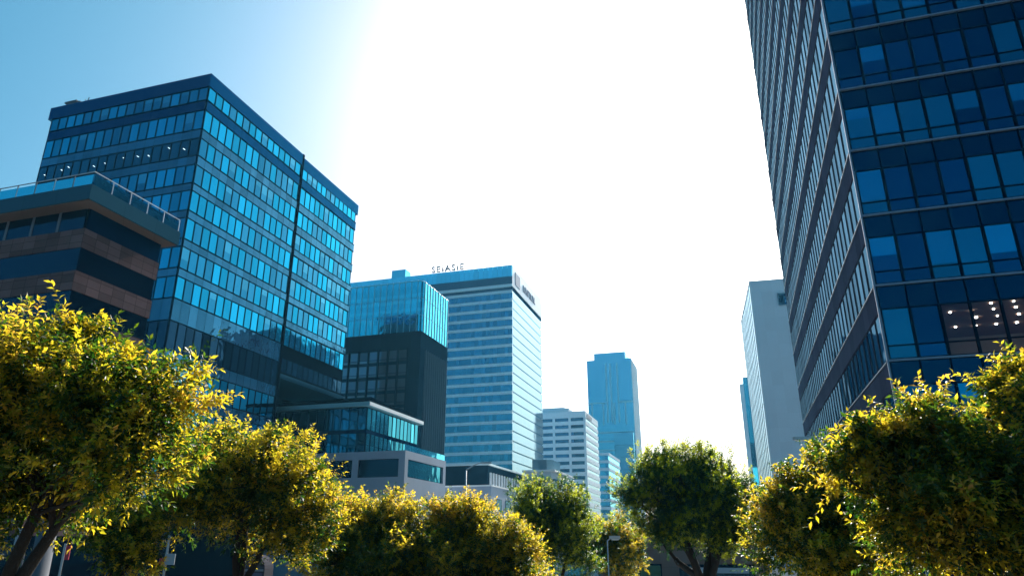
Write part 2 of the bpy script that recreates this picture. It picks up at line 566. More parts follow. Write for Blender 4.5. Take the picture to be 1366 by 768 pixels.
# ================================================================== LEFT OFFICE TOWER
lt_c = at(282, 99, 80)
LTW, LTS, LTL = 27.6, 22.3, 40.6
lt = building('office_tower', lt_c, 'tall blue glass office tower with dark parapet, behind the brown terrace building')
ZT = 60.97
# window rows (bottom, top) on the main block, from the roof down
rows = [(56.94, 58.9), (52.5, 55.3), (48.6, 51.1), (44.6, 47.2), (40.8, 43.5)]
z = 40.8
while z > 28.5:
    z -= 3.86
    rows.append((z, z + 2.75))
dark_row = (22.9, 26.4)
low_rows = [(18.2, 21.3), (13.9, 16.8), (9.8, 12.6), (5.8, 8.6)]
rows = [r for r in rows if r[0] > 27.5]
B = MB()
B.box(-LTW, -0.35, 0.35, LTS, GZ, ZT - 0.4)
B.box(-LTW, -0.35, LTS + 0.02, LTL - 0.02, 24.9, ZT - 0.8)
B.box(-LTW, -9.0, LTS + 0.02, LTL - 0.04, GZ, 24.85)
B.build('wall', M['navy_dk'], lt)
# parapet: proud dark band
P = MB()
P.box(-LTW - 0.1, 0.12, -0.12, 0.3, 59.0, ZT)
P.box(-0.3, 0.12, 0.303, LTS - 0.3, 59.0, ZT)
P.box(-LTW - .1, -LTW + .3, 0.303, LTS, 59.0, ZT)
P.box(-0.3, 0.10, LTS + 0.25, LTL, 58.6, ZT - 0.45)
P.box(-LTW, -0.303, LTL - 0.4, LTL, 58.6, ZT - 0.45)
P.build('parapet', M['lt_navy'], lt)
# seam: deep vertical slot between the two halves
S = MB()
S.box(-0.32, 0.14, LTS - 0.24, LTS + 0.18, GZ, ZT + 0.1)
S.build('seam_fin', M['navy_dk'], lt)
specs = []
wm = {}
rlt = random.Random(5)


def lt_win(h, w=1.48, dark=False, clear=False):
    k = (round(h, 2), round(w, 2), dark, clear)
    if k not in wm:
        g = M['lt_dark'] if dark else M['clear'] if clear else M['lt_glass']
        wm[k] = [win_mesh('window', w, h, M['frame'], g, 0.06, 0.10)]
        if not dark and not clear:
            wm[k] = wm[k] * 8 + [win_mesh('window', w, h, M['frame'], M['lt_refl_dark'], 0.06, 0.10)] * 3
            wm[k] += [win_mesh('window', w, h, M['frame'], M['lt_refl_dark'], 0.06, 0.10, sky_refl=(M['lt_refl_sky'], h * q, 1)) for q in (.3, .55)]
    return rlt.choice(wm[k])


def spandrel(root, name, z0, z1, segs, mat, pitch, line=True):
    """Facade band between window rows, with a mid rail and panel joints."""
    mb = MB()
    for face, s0, s1, n in segs:
        k = max(1, round(abs(s1 - s0) / pitch))
        ds = (s1 - s0) / k
        for i in range(k):
            a, b = s0 + ds * i, s0 + ds * (i + 1)
            g = 0.03 * (1 if ds > 0 else -1)
            fbox(mb, face, a + g, b - g, n - 0.25, n, z0 + 0.05, z1 - 0.05, 0)
        for zz in (z0, z1 - 0.07):
            fbox(mb, face, s0, s1, n - 0.2, n + 0.07, zz, zz + 0.07, 1)
    return mb.build(name, [mat, M['frame']], root)


colF = [(-0.75 - 1.5 * i) for i in range(18)]
colR = [(0.72 + 1.455 * i) for i in range(15)]
colR2 = [(LTS + 0.9 + 1.45 * i) for i in range(12)]
lamp_spots = []
for ri, (a, b) in enumerate(rows):
    for i, s in enumerate(colF):
        clear = ri == 2
        specs.append((lt_win(b - a, 1.5, clear=clear), 'F', s, 0.0, a, 1.5 * (b - a), 0, 0))
    for s in colR:
        specs.append((lt_win(b - a, 1.455), 'R', s, 0.0, a, 1.4 * (b - a), 0, 0))
    for s in colR2:
        specs.append((lt_win(b - a, 1.45), 'R', s, -0.02, a - 0.1, 1.4 * (b - a), 0, 0))
a, b = dark_row
for s in colF: specs.append((lt_win(b - a, 1.5, True), 'F', s, 0, a, 5, 0, 0))
for s in colR: specs.append((lt_win(b - a, 1.455, True), 'R', s, 0, a, 5, 0, 0))
for a, b in low_rows:
    for s in colF: specs.append((lt_win(b - a, 1.5), 'F', s, 0, a, 4, 0, 0))
    for s in colR: specs.append((lt_win(b - a, 1.455), 'R', s, 0, a, 4, 0, 0))
for s in colR2:
    specs.append((lt_win(2.1, 1.45, True), 'R', s, -0.02, 25.1, 3, 0, 0))
put_windows(lt, specs)
allrows = sorted(rows + [dark_row] + low_rows, key=lambda r: -r[0])
spandrel(lt, 'spandrel', 55.35, 56.9, [('F', -27.0, 0, 0.02), ('R', 0, LTS - .3, 0.02), ('R', LTS + .25, LTL - .3, 0.0)], M['lt_navy'], 1.47)
for i in range(1, len(allrows) - 1):
    top, bot = allrows[i][0], allrows[i + 1][1]
    segs = [('F', -27.0, 0, 0.02), ('R', 0, LTS - .3, 0.02)]
    if bot > 27: segs.append(('R', LTS + .25, LTL - .3, 0.0))
    spandrel(lt, 'spandrel', bot, top, segs, M['lt_span'], 1.47)
# soffit of the hanging wing and its fascia
S = MB()
S.box(-9.0, 0.0, LTS + 0.25, LTL, 24.2, 24.86)
S.build('soffit', M['slab'], lt)
MB().box(0.003, 0.10, LTS + .25, LTL, 24.5, 24.86).build('soffit_edge', M['slab'], lt)
# lit ceiling strips inside the clear row: a real shallow room
a, b = rows[2]
rm = MB()
rm.box(-27.0, -0.5, 0.36, 0.40, a - .6, b + .4, 0)
room = MB()
# carve: the room sits in front of the core wall, so the clear row gets its own deep box on the core's face
# corner cladding post
mb = MB()
mb.box(-0.12, 0.06, -0.06, 0.12, GZ, 59.0)
mb.build('corner_post', M['frame'], lt)
# small ceiling lamps just behind the glass of the clear row and a few of the next one down
for i in (1, 3, 5, 6, 8, 10, 11, 14, 15, 17):
    lm = MB()
    zl = b - random.uniform(.5, 1.2)
    xl = colF[i] + random.uniform(-.4, .3)
    lm.poly([(xl, .10, zl), (xl + .34, .10, zl - .22), (xl + .36, .10, zl - .14), (xl + .02, .10, zl + .08)])
    lm.poly([(xl, .16, zl), (xl + .02, .16, zl + .08), (xl + .36, .16, zl - .14), (xl + .34, .16, zl - .22)])
    lm.build('ceiling_lamp', M['lampw'], lt)
# roof-edge equipment
ae = MB()
ae.box(-25.6, -23.2, .5, 1.8, ZT - .4, ZT + .8)
ae.box(-26.0, -23.8, .4, 1.6, ZT + .8, ZT + 1.05)
ae.tube([(-23, 1.2, ZT), (-22.2, 1.0, ZT + 1.5)], .06, 6)
ae.tube([(-22.3, 1.2, ZT + .1), (-22.9, 1.0, ZT + 1.3)], .05, 6)
ae.build('roof_equipment', M['rail_dk'], lt)

# ================================================================== TERRACE BUILDING (brown bands)
tb_c = at(119, 278, 47.5)
tb = building('terrace_building', tb_c, 'brown stone banded building with glass railed roof terrace, at the left edge')
TW, TL = 16.0, 7.35
ZS = 25.05
wall = MB().box(-TW, -0.12, 0.12, TL - .12, GZ, ZS)
wall.build('wall', M['navy_dk'], tb)
zz = 23.42
k = 0
while zz - 1.5 > 0.5:
    mb = MB()
    mb.box(-TW, 0.0, 0.0, 0.4, zz - 1.5, zz)
    mb.box(-0.4, 0.0, 0.403, TL, zz - 1.5, zz)
    mb.build('stone_band', M['brick'], tb)
    g = MB()
    g.box(-TW, -0.06, 0.07, 0.2, zz - 3.3, zz - 1.503)
    g.box(-0.2, -0.06, 0.203, TL - .06, zz - 3.3, zz - 1.503)
    g.build('ribbon_window', M['bandglass'], tb)
    zz -= 3.31
    k += 1
top = MB()
top.box(-0.2, -0.05, 0.203, TL - .06, 23.43, ZS)
top.build('attic_panel', M['navy'], tb)
for i in range(6):
    g = MB()
    x1 = -0.25 - i * 2.6
    g.box(x1 - 2.36, x1, 0.06, 0.2, 23.45, ZS - .02)
    g.build('attic_window', M['bandglass'], tb)
    g = MB()
    g.box(x1 - 2.6, x1 - 2.36, 0.02, 0.2, 23.43, ZS - .01)
    g.build('pier', M['rail_dk'], tb)
sl = MB()
sl.box(-TW - 1, 1.15, -1.15, TL + .55, ZS + .06, ZS + 1.25)
sl.build('roof_slab', M['slab'], tb)
so = MB()
so.box(-TW - 1, 1.05, -1.05, TL + .45, ZS, ZS + .056)
so.build('soffit', M['soffit'], tb)
zr = ZS + 1.25
rail = MB()
rail.tube([(-TW, -1.0, zr + 1.08), (1.0, -1.0, zr + 1.08), (1.0, TL + .4, zr + 1.08)], .045, 8)
rail.box(-TW, 1.03, -1.04, -.97, zr + .0, zr + .06)
rail.box(.97, 1.04, -.96, TL + .4, zr + .0, zr + .06)
ra = rail.build('railing', M['steel'], tb)
for i in range(9):
    x1 = 0.95 - i * 1.85
    g = MB().box(x1 - 1.75, x1, -1.012, -.99, zr + .08, zr + .86)
    g.build('glass_panel', M['rail_glass'], ra)
    MB().box(x1 - 1.835, x1 - 1.765, -1.03, -.96, zr + .06, zr + 1.04).build('post', M['steel'] if i % 2 else M['rail_dk'], ra)
for i in range(5):
    y1 = -0.93 + i * 1.75
    MB().box(.99, 1.012, y1, y1 + 1.62, zr + .08, zr + .86).build('glass_panel', M['rail_glass'], ra)
    MB().box(.96, 1.03, y1 + 1.64, y1 + 1.71, zr + .06, zr + 1.04).build('post', M['steel'], ra)

# ================================================================== DARK BLOCK WITH CYAN CROWN
dc_c = at(564.6, 374, 150)
dc = building('charcoal_building', dc_c, 'charcoal office block with a cyan glass crown, between two glass towers')
DW, DL, DZ, DCZ = 26.0, 15.7, 57.27, 45.45
MB().box(-DW, -.3, .3, DL, GZ, DCZ - .1).build('wall', M['dc_body'], dc)
mb = MB()
mb.box(-DW, 0, 0, .28, 41.9, DCZ)
mb.box(-.28, 0, .283, DL, 41.9, DCZ)
mb.box(-2.9, 0, 0, .28, GZ, 41.897)
mb.box(-.28, 0, .283, 2.6, GZ, 41.897)
mb.build('corner_cladding', M['dc_body'], dc)
wmesh = win_mesh('window', 2.05, 2.7, M['navy_dk'], M['dc_glass'], .08, .1, sink=.0, bars=(0.7,))
specs = []
for i in range(9):
    for f in range(13):
        specs.append((wmesh, 'F', -4.15 - 2.4 * i, -.18, 38.9 - 3.2 * f, 6, 0, 0))
put_windows(dc, specs)
for i in range(10):
    MB().box(-3.1 - 2.4 * i, -2.9 - 2.4 * i + (.15 if i % 2 else 0), -.12, .3, GZ, 41.9).build('pier', M['navy_dk'], dc)
for i in range(11):
    y1 = 3.1 + i * 1.2
    MB().box(-.3, .18, y1, y1 + .22, GZ, 41.9).build('fin', M['dc_fin'], dc)
    MB().poly([(-.2, y1 + .23, 4), (-.2, y1 + 1.19, 4), (-.2, y1 + 1.19, 41.8), (-.2, y1 + .23, 41.8)]).build('window_strip', M['dc_glass'], dc)
# crown: glass screen with pale fins around a smaller plant room
r = 1.2
arc = [(-r + r * math.sin(a), r - r * math.cos(a)) for a in [math.pi / 2 * t / 5 for t in range(6)]]
path = [(-DW + .2, 0.0)] + arc + [(0.0, DL - .2)]
scr = MB()
for zA, zB in ((DCZ + .05, 49.3), (49.36, 53.2), (53.26, DZ)):
    pts = []
    for (xa, ya), (xb, yb) in zip(path[:-1], path[1:]):
        n = max(1, int(round(math.hypot(xb - xa, yb - ya) / 1.55)))
        for i in range(n):
            pts.append((xa + (xb - xa) * i / n, ya + (yb - ya) * i / n))
    pts.append(path[-1])
    for p, q in zip(pts[:-1], pts[1:]):
        scr.poly([(p[0], p[1], zA), (q[0], q[1], zA), (q[0], q[1], zB), (p[0], p[1], zB)])
scr.build('crown_glass', M['crown_glass'], dc)
fins = MB()
for i in range(17):
    x1 = -1.2 - i * 1.55
    fins.box(x1 - .05, x1 + .05, -.14, -.02, DCZ, DZ + .2)
for i in range(10):
    y1 = 1.2 + i * 1.55
    fins.box(.02, .14, y1 - .05, y1 + .05, DCZ, DZ + .2)
fins.tube([(x, y, DZ) for x, y in path], .09, 6)
fins.tube([(x, y, 53.23) for x, y in path], .05, 6)
fins.tube([(x, y, 49.33) for x, y in path], .05, 6)
fins.build('crown_frame', M['crown_fin'], dc)
MB().box(-DW + .5, -13.2, .5, 8, DCZ, 49.0).build('plant_room', M['pale_green'], dc)
MB().box(-13.0, -2.4, 2.2, DL - 2, DCZ, 50.5).build('plant_room', M['navy'], dc)

# ================================================================== PODIUM
pd_c = at(491, 531, 105)
ps_c = at(541, 600, 98)
pd = building('podium_building', ps_c, 'low pale stone podium carrying a two storey teal glass box under a flat roof')
ZP = 13.42
inv = Matrix.Rotation(ST, 3, 'Z')
o_ = inv @ (Vector((pd_c.x, pd_c.y, 0)) - Vector((ps_c.x, ps_c.y, 0)))   # glass box corner in podium space
ox, oy = o_.x, o_.y
PL = 14.6
# stone base, walls built round real window recesses
mb = MB()
mb.box(-24, 0, 0, PL, GZ, 9.95)
mb.box(-24, 0, 0, PL, 12.35, ZP)
for x0, x1 in ((-24, -19.2), (-13.0, -12.0), (-7.6 + 6.4, 0)):
    pass
cuts = [(-19.6, -14.2), (-13.2, -8.0), (-7.1, -0.95)]
xs = [-24] + [v for c in cuts for v in c] + [0]
for i in range(0, len(xs), 2):
    mb.box(xs[i], xs[i + 1], 0, .5, 9.953, 12.347)
mb.box(-.5, 0, .503, 1.0, 9.953, 12.347)
mb.box(-.5, 0, PL - 1.0, PL, 9.953, 12.347)
mb.box(-24, -1.2, .9, PL, 9.953, 12.347)
mb.build('wall', M['stone'], pd)
for x0, x1 in cuts:
    w = x1 - x0
    link('window', win_mesh('window', w, 2.39, M['frame'], M['bandglass'], .08, .05, vbars=[-w / 2 + w * t / 4 for t in (1, 2, 3)]), pd, ((x0 + x1) / 2, .3, 9.955))
w = PL - 2.0
link('window', win_mesh('window', w, 2.39, M['frame'], M['pd_glass'], .08, .05, vbars=[-w / 2 + w * t / 8 for t in range(1, 8)]), pd, (-.3, 1.0 + w / 2, 9.955), math.pi / 2)
mb = MB()
for i in range(14):
    mb.box(-.25, -.22, .2 + i * 1.03, 1.18 + i * 1.03, ZP, ZP + .85)
mb.build('balustrade', M['rail_glass'], pd)
# glass box
GB, GT_ = ZP + .05, 20.6
GWD, GLD = 19.0, 18.4
MB().box(ox - GWD, ox - .4, oy + .4, oy + GLD, ZP - .3, GT_).build('inner_wall', M['navy_dk'], pd)
specs = []
g1 = {}
for fl, (a, b) in enumerate(((GB + .2, GB + 3.3), (GB + 3.75, GT_ - .1))):
    me = win_mesh('glass_bay', 1.38, b - a, M['frame'], M['pd_glass'], .06, .09, bars=((b - a) * .45,) if fl == 0 else ())
    for i in range(13):
        specs.append((me, 'F', ox - .72 - 1.4 * i, 0, a, 4, 0, oy))
    for i in range(13):
        specs.append((me, 'R', .72 + 1.4 * i, 0, a, 4, ox, oy))
put_windows(pd, specs, 'glass_bay')
mb = MB()
mb.box(ox - GWD, ox + .03, oy - .03, oy + .3, GB + 3.3, GB + 3.75)
mb.box(ox - .3, ox + .03, oy + .303, oy + GLD, GB + 3.3, GB + 3.75)
mb.box(ox - GWD, ox + .05, oy - .05, oy + .3, GB - .05, GB + .2)
mb.box(ox - .3, ox + .05, oy + .303, oy + GLD, GB - .05, GB + .2)
mb.build('floor_edge', M['navy'], pd)
MB().box(ox - GWD - 1, ox + .7, oy - .7, oy + GLD + .5, GT_ + .02, 21.25).build('roof_slab', M['pd_roof'], pd)
MB().box(ox + .703, ox + .76, oy - .7, oy + GLD + .5, GT_ + .1, 21.2).build('roof_fascia', M['white'], pd)
mb = MB()
mb.box(ox - GWD + 3, ox - .2, oy + .9, oy + GLD - 3, 21.25, 21.95)
mb.box(ox - GWD + 2.6, ox + .2, oy + .5, oy + GLD - 2.6, 21.953, 22.15)
mb.build('roof_cap', M['navy_dk'], pd)

# ================================================================== MIDDLE TOWER (ribbon windows, roof sign)
mt_c = at(683, 353, 260)
mt = building('ribbon_window_tower', mt_c, 'pale blue tower striped with ribbon windows, letters standing on its roof')
MW, ML, MZ = 76.0, 45.3, 104.65
MB().box(-MW, -.5, .5, ML, GZ, MZ - 1).build('wall', M['mt_dark'], mt)
mb = MB()
for i in range(38):
    mb.box(-2 * i - 1.95, -2 * i - .03, 0, .4, 99.95, MZ)
mb.build('parapet', M['mt_cap'], mt)
MB().box(-MW, 0, .1, .45, 96.8, 99.9).build('recess_band', M['mt_dark'], mt)
MB().box(-MW, 0.02, -.03, .45, 95.6, 96.75).build('cornice', M['mt_band'], mt)
zt = 94.2
fl = 3.62
k = 0
while zt > 6:
    MB().box(-MW, 0.02, -.03, .45, zt - 1.15, zt).build('spandrel', M['mt_band'], mt)
    mb = MB()
    z0 = zt - fl + .02
    for i in range(50):
        mb.poly([(-1.52 * i - 1.49, .12, z0), (-1.52 * i - .03, .12, z0), (-1.52 * i - .03, .12, zt - 1.17), (-1.52 * i - 1.49, .12, zt - 1.17)])
    mb.build('ribbon_window', M['mt_glass'], mt)
    # side face: smooth bright glass strip and a fine joint line
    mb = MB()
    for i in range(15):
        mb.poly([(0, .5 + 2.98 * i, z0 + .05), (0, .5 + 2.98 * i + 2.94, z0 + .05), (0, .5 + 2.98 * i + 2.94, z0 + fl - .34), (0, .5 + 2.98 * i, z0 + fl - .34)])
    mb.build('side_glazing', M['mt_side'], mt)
    zt -= fl
    k += 1
MB().box(-.45, 0.03, .453, ML, 95.9, MZ).build('side_parapet', M['mt_band'], mt)
MB().box(-.4, 0.06, .0, ML + .05, 94.5, 95.6).build('side_groove', M['navy'], mt)
mb = MB().box(0.05, .25, 4.0, 10.5, 97.6, 102.8)
mb.build('emblem', M['sign_blue'], mt)
mb = MB()
y = 15.5
for i, w in enumerate((1.7, 1.2, 1.5, .8, 1.6, 1.3, 1.7, 1.0, 1.4, 1.6)):      # illegible dark letter strokes on the side
    mb.box(.05, .3, y, y + .45, 98.6, 101.4)
    if i % 3 == 0: mb.box(.05, .3, y + .453, y + w, 98.6, 99.1)
    elif i % 3 == 1: mb.box(.05, .3, y + .453, y + w, 100.9, 101.4)
    else:
        mb.box(.05, .3, y + .453, y + w, 99.8, 100.2)
        mb.box(.05, .3, y + w - .4, y + w, 98.6, 99.77)
    y += w + .5
mb.build('wall_lettering', M['sign_blue'], mt)
MB().box(-55, -48.6, 5, 10, MZ - 1, MZ + 5.5).build('roof_room', M['mt_cap'], mt)


def letters(body, size, ext, mat, name, parent, loc, rot):
    cu = bpy.data.curves.new('t', 'FONT')
    cu.body = body
    cu.size = size
    cu.extrude = ext
    cu.offset = size * .012
    cu.space_character = 1.25
    tmp = bpy.data.objects.new('t', cu)
    COL.objects.link(tmp)
    dg = bpy.context.evaluated_depsgraph_get()
    me = bpy.data.meshes.new_from_object(tmp.evaluated_get(dg))
    bpy.data.objects.remove(tmp)
    me.materials.clear()
    me.materials.append(mat)
    o = link(name, me, parent, loc)
    o.rotation_euler = rot
    return o


letters('SEIASIE', 3.7, .3, M['sign'], 'roof_lettering', mt, (-34.5, .3, MZ + .5), (math.pi / 2, 0, 0))
mb = MB()
for i in range(9):
    mb.box(-34.3 + i * 2.0, -34.2 + i * 2.0, .25, .35, MZ - .2, MZ + .6)
mb.build('sign_support', M['sign'], mt)

# ================================================================== WHITE BLOCK
wb_c = at(780.5, 547.4, 330)
wb = building('white_office_block', wb_c, 'white office block with short dark ribbon windows, left of the distant blue tower')
WW, WL, WZ = 24.0, 32.3, 59.2
MB().box(-WW, -.6, .6, WL, GZ, WZ - .5).build('core', M['wb_glass'], wb)
mb = MB()
zs = []
z = WZ - 3.0
mb.box(-WW, 0, 0, .6, z, WZ)
mb.box(-.6, 0, .603, WL, z, WZ)
specs = []
fl = 3.3
while z > 4:
    zb = z - fl
    mb.box(-WW, 0, 0, .6, zb, zb + 1.75)
    mb.box(-.6, 0, .603, WL, zb, zb + 1.75)
    for x in (0, -7.6, -15.2, -22.8):
        mb.box(x - (.55 if x else 1.0), x + (.0 if x == 0 else .55), 0, .6, zb + 1.75, z)
    zs.append((zb + 1.75, z))
    z = zb
mb.build('wall', M['wb_wall'], wb)
wmesh = win_mesh('window', 6.4, 1.53, M['frame'], M['wb_glass'], .07, .02, vbars=(-1.6, 0, 1.6))
specs = []
for a, b in zs:
    for x in (-4.3, -11.4, -19.0):
        specs.append((wmesh, 'F', x, -.4, a + .01, 6, 0, 0))
put_windows(wb, specs)
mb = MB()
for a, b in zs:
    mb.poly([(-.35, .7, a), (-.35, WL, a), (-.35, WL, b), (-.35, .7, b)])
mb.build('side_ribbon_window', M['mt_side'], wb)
mb = MB()
mb.box(-WW, -8.5, 3, 16, WZ - .5, WZ + 2.2)
mb.box(-WW, -10.5, 3, 16, WZ + 2.2, WZ + 2.6)
mb.build('penthouse', M['wb_wall'], wb)
MB().box(0.03, .2, 3.5, 15, WZ - 2.6, WZ - 1.0).build('wall_sign', M['sign'], wb)

# ================================================================== DISTANT TOWER
ft_c = at(841, 477, 650)
ft = building('distant_tower', ft_c, 'slender hazy blue skyscraper with stepped crown, far down the street')
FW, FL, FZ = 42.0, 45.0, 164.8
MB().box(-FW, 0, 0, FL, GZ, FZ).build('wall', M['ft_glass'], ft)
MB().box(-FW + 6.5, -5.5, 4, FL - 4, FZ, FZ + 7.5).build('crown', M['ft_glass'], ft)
mb = MB()
for x in (-24.5, -20.5, -14.0):
    mb.box(x, x + 1.3, -.35, 0, 105, FZ - 4)
for i in range(4):
    mb.box(-FW + 3 + i * 10.4, -FW + 4.2 + i * 10.4, -.3, 0, 103, 123)
mb.box(-FW, -25, -.3, 0, 123.003, 124)
mb.box(-14, 0, -.3, 0, 123.003, 124.5)
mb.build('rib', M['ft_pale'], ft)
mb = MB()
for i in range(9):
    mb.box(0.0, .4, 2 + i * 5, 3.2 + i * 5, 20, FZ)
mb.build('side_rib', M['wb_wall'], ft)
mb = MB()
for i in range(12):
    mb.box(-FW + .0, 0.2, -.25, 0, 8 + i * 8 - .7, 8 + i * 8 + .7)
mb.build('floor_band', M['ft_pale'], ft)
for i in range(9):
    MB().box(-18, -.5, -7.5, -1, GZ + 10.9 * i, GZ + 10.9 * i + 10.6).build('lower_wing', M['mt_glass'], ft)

# small slate block between the white block and the distant tower
sb_c = at(812, 603, 400)
sb = building('slate_block', sb_c, 'small slate grey block in the gap right of the white office block')
MB().box(-14, -.4, .4, 40, GZ, 48.0).build('wall', M['ft_glass'], sb)
for i in range(12):
    MB().box(-14, 0, 0, 40, 48.2 - 4.1 * i - 1.5, 48.2 - 4.1 * i).build('floor_band', M['gt_wall'], sb)

# ================================================================== GREY SLAB TOWER (right)
gt_c = at(999, 375, 170)
gt = building('grey_slab_tower', gt_c, 'plain grey blue slab tower with one small square opening, beside the dark tower')
gt.rotation_euler = (0, 0, -R(13.8))
GW_, GL_, GZT = 24.0, 36.0, 64.47
MB().box(0.2, GW_, 0, GL_, GZ, GZT).build('wall', M['gt_wall'], gt)
mb = MB()
for i in range(20):
    for j in range(18):
        y0 = .2 + j * 2.0
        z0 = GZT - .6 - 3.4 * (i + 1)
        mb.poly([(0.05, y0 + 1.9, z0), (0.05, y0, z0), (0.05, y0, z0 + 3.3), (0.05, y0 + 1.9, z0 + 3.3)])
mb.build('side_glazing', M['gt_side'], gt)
mb = MB()
for j in range(10):
    mb.box(-.04, .19, j * 4.0, j * 4.0 + .2, GZ, GZT)
mb.box(-.03, .19, .21, GL_, GZT - .5, GZT)
mb.build('side_fin', M['wb_wall'], gt)
mb = MB()
for a in ((6.3, 6.55, 57.6, 60.4), (9.2, 9.45, 57.6, 60.4)):
    mb.box(a[0], a[1], -.22, 0, a[2], a[3])
mb.box(6.3, 9.45, -.22, 0, 60.4, 60.65)
mb.box(6.3, 9.45, -.22, 0, 57.35, 57.6)
w = mb.build('window', M['steel'], gt)
MB().poly([(6.55, -.03, 57.6), (9.2, -.03, 57.6), (9.2, -.03, 60.4), (6.55, -.03, 60.4)]).build('pane', M['rt_glass'], w)
MB().box(4, 9, 8, 14, GZT, GZT + .9).build('roof_equipment', M['gt_wall'], gt)

# thin teal tower behind it
tt_c = at(990.5, 503, 430)
tt = building('teal_tower', tt_c, 'narrow teal glass tower showing as a sliver left of the grey slab tower')
tz = tt_c.z
MB().box(0, 20, 0, 20, GZ, tz).build('wall', M['teal'], tt)
MB().box(-2.2, -.02, 0, 16, GZ, tz - 4).build('side_wing', M['gt_wall'], tt)

# ================================================================== RIGHT TOWER (dark glass)
rt_c = at(1146, 269, 40)
rt = building('dark_glass_tower', rt_c, 'huge dark blue glass tower cut off by the right edge, with lit ceiling low down')
RW, RL, RZ, FH = 24.0, 55.0, 100.0, 4.6
LED0 = 11.5 - 2 * FH                    # lowest ledge
NF = 21
room_k = 2                               # floor with the lit ceiling
core = MB()
zr0, zr1 = LED0 + room_k * FH, LED0 + room_k * FH + 3.2
core.box(.35, RW, .35, RL, GZ, zr0 - .1)
core.box(.35, RW, .35, RL, zr1 + .35, RZ - .3)
core.box(.35, RW, 9.0, RL, zr0 - .1, zr1 + .35)
core.box(.35, 3.0, .35, 9.0, zr0 - .1, zr1 + .35)
core.build('wall', M['navy_dk'], rt)
MB().box(3.05, RW - .1, .4, 8.9, zr1 + .1, zr1 + .3).build('ceiling', M['ceil_br'], rt)
MB().box(3.05, RW - .1, 8.7, 8.95, zr0, zr1 + .08).build('room_wall', M['room'], rt)
MB().box(3.05, RW - .1, .4, 8.68, zr0 - .09, zr0 - .01).build('room_floor', M['room'], rt)
rl = random.Random(3)
for i in range(15):
    for j, yy in enumerate((.9, 2.2, 3.8, 5.8)):
        x, y = 3.8 + i * 1.15 + .5 * (j % 2), yy
        if rl.random() < .3: continue
        q = rl.uniform(.05, .085)
        MB().prism([(x + q * math.cos(t), y + q * math.sin(t)) for t in [math.pi * 2 * v / 10 for v in range(10)]], zr1 + .04, zr1 + .098).build('ceiling_lamp', M['lamp'], rt)
specs = []
mF = win_mesh('window', 1.55, 3.1, M['frame'], M['rt_glass'], .07, .14, bars=(.82,))
rng_ = random.Random(21)
mFv = [mF] * 5 + [win_mesh('window', 1.55, 3.1, M['frame'], M['rt_refl_dark'], .07, .14, bars=(.82,)) for _ in range(1)] * 3 + [win_mesh('window', 1.55, 3.1, M['frame'], g_, .07, .14, bars=(.82,), sky_refl=(M['rt_refl_sky'], d_, 1)) for g_, d_ in ((M['rt_refl_dark'], 1.2), (M['rt_glass'], .8), (M['rt_refl_dark'], 1.75), (M['rt_glass'], 2.05))]
mFc = win_mesh('window', 1.55, 3.1, M['frame'], M['clear_dim'], .07, .14, bars=(.82,))
mL = win_mesh('window', 1.6, 2.95, M['fin'], M['rt_side'], .11, .05, sink=.01)
for k in range(NF):
    z0 = LED0 + FH * k
    if z0 + FH > RZ: break
    for i in range(15):
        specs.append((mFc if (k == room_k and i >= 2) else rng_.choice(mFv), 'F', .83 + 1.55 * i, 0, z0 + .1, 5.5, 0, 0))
    for i in range(34):
        specs.append((mL, 'L', .85 + 1.6 * i, 0, z0 + .05, 2.9, 0, 0))
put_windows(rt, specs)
for k in range(NF):
    z0 = LED0 + FH * k
    if z0 + FH > RZ: break
    mb = MB()
    for i in range(15):
        mb.box(.09 + 1.55 * i, 1.57 + 1.55 * i, -.02, .3, z0 + 3.22, z0 + FH - .02)
        mb.box(.02 + 1.55 * i, .09 + 1.55 * i, -.10, .3, z0 + 3.21, z0 + FH - .01, 1)
    mb.build('spandrel', [M['rt_span'], M['frame']], rt)
    mb = MB().box(.03, RW, -.20, .3, z0 - .015, z0 + .09)
    mb.build('ledge', M['ledge'], rt)
    mb = MB()
    mb.box(-.03, .3, .05, RL, z0 + 3.05, z0 + FH - .03)
    mb.build('side_spandrel', M['mauve'], rt)
    MB().box(-.10, .3, .05, RL, z0 - .02, z0 + .03).build('side_ledge', M['ledge'], rt)
MB().box(-.08, .06, -.08, .05, GZ, RZ).build('corner_post', M['ledge'], rt)
MB().box(.3, RW, .3, RL, RZ - .3, RZ + .6).build('roof', M['navy_dk'], rt)
MB().box(-.02, RW, .0, RL, GZ, LED0 - .1).build('plinth', M['navy'], rt)

# ================================================================== LOW BUILDINGS DOWN THE STREET
lb_c = at(651, 620, 130)
lb = building('finned_low_building', lb_c, 'low dark slate building with vertical pale fins on its street side')
LZ = lb_c.z
MB().box(-14, 0, 0, 24, GZ, LZ).build('wall', M['lb_dark'], lb)
MB().box(-14.3, .35, -.35, 24.4, LZ, LZ + .3).build('roof', M['mt_band'], lb)
mb = MB()
for i in range(14):
    mb.box(.02, .3, .8 + i * 1.65, 1.15 + i * 1.65, LZ - 5.5, LZ - 1.2)
mb.build('fin', M['gt_wall'], lb)

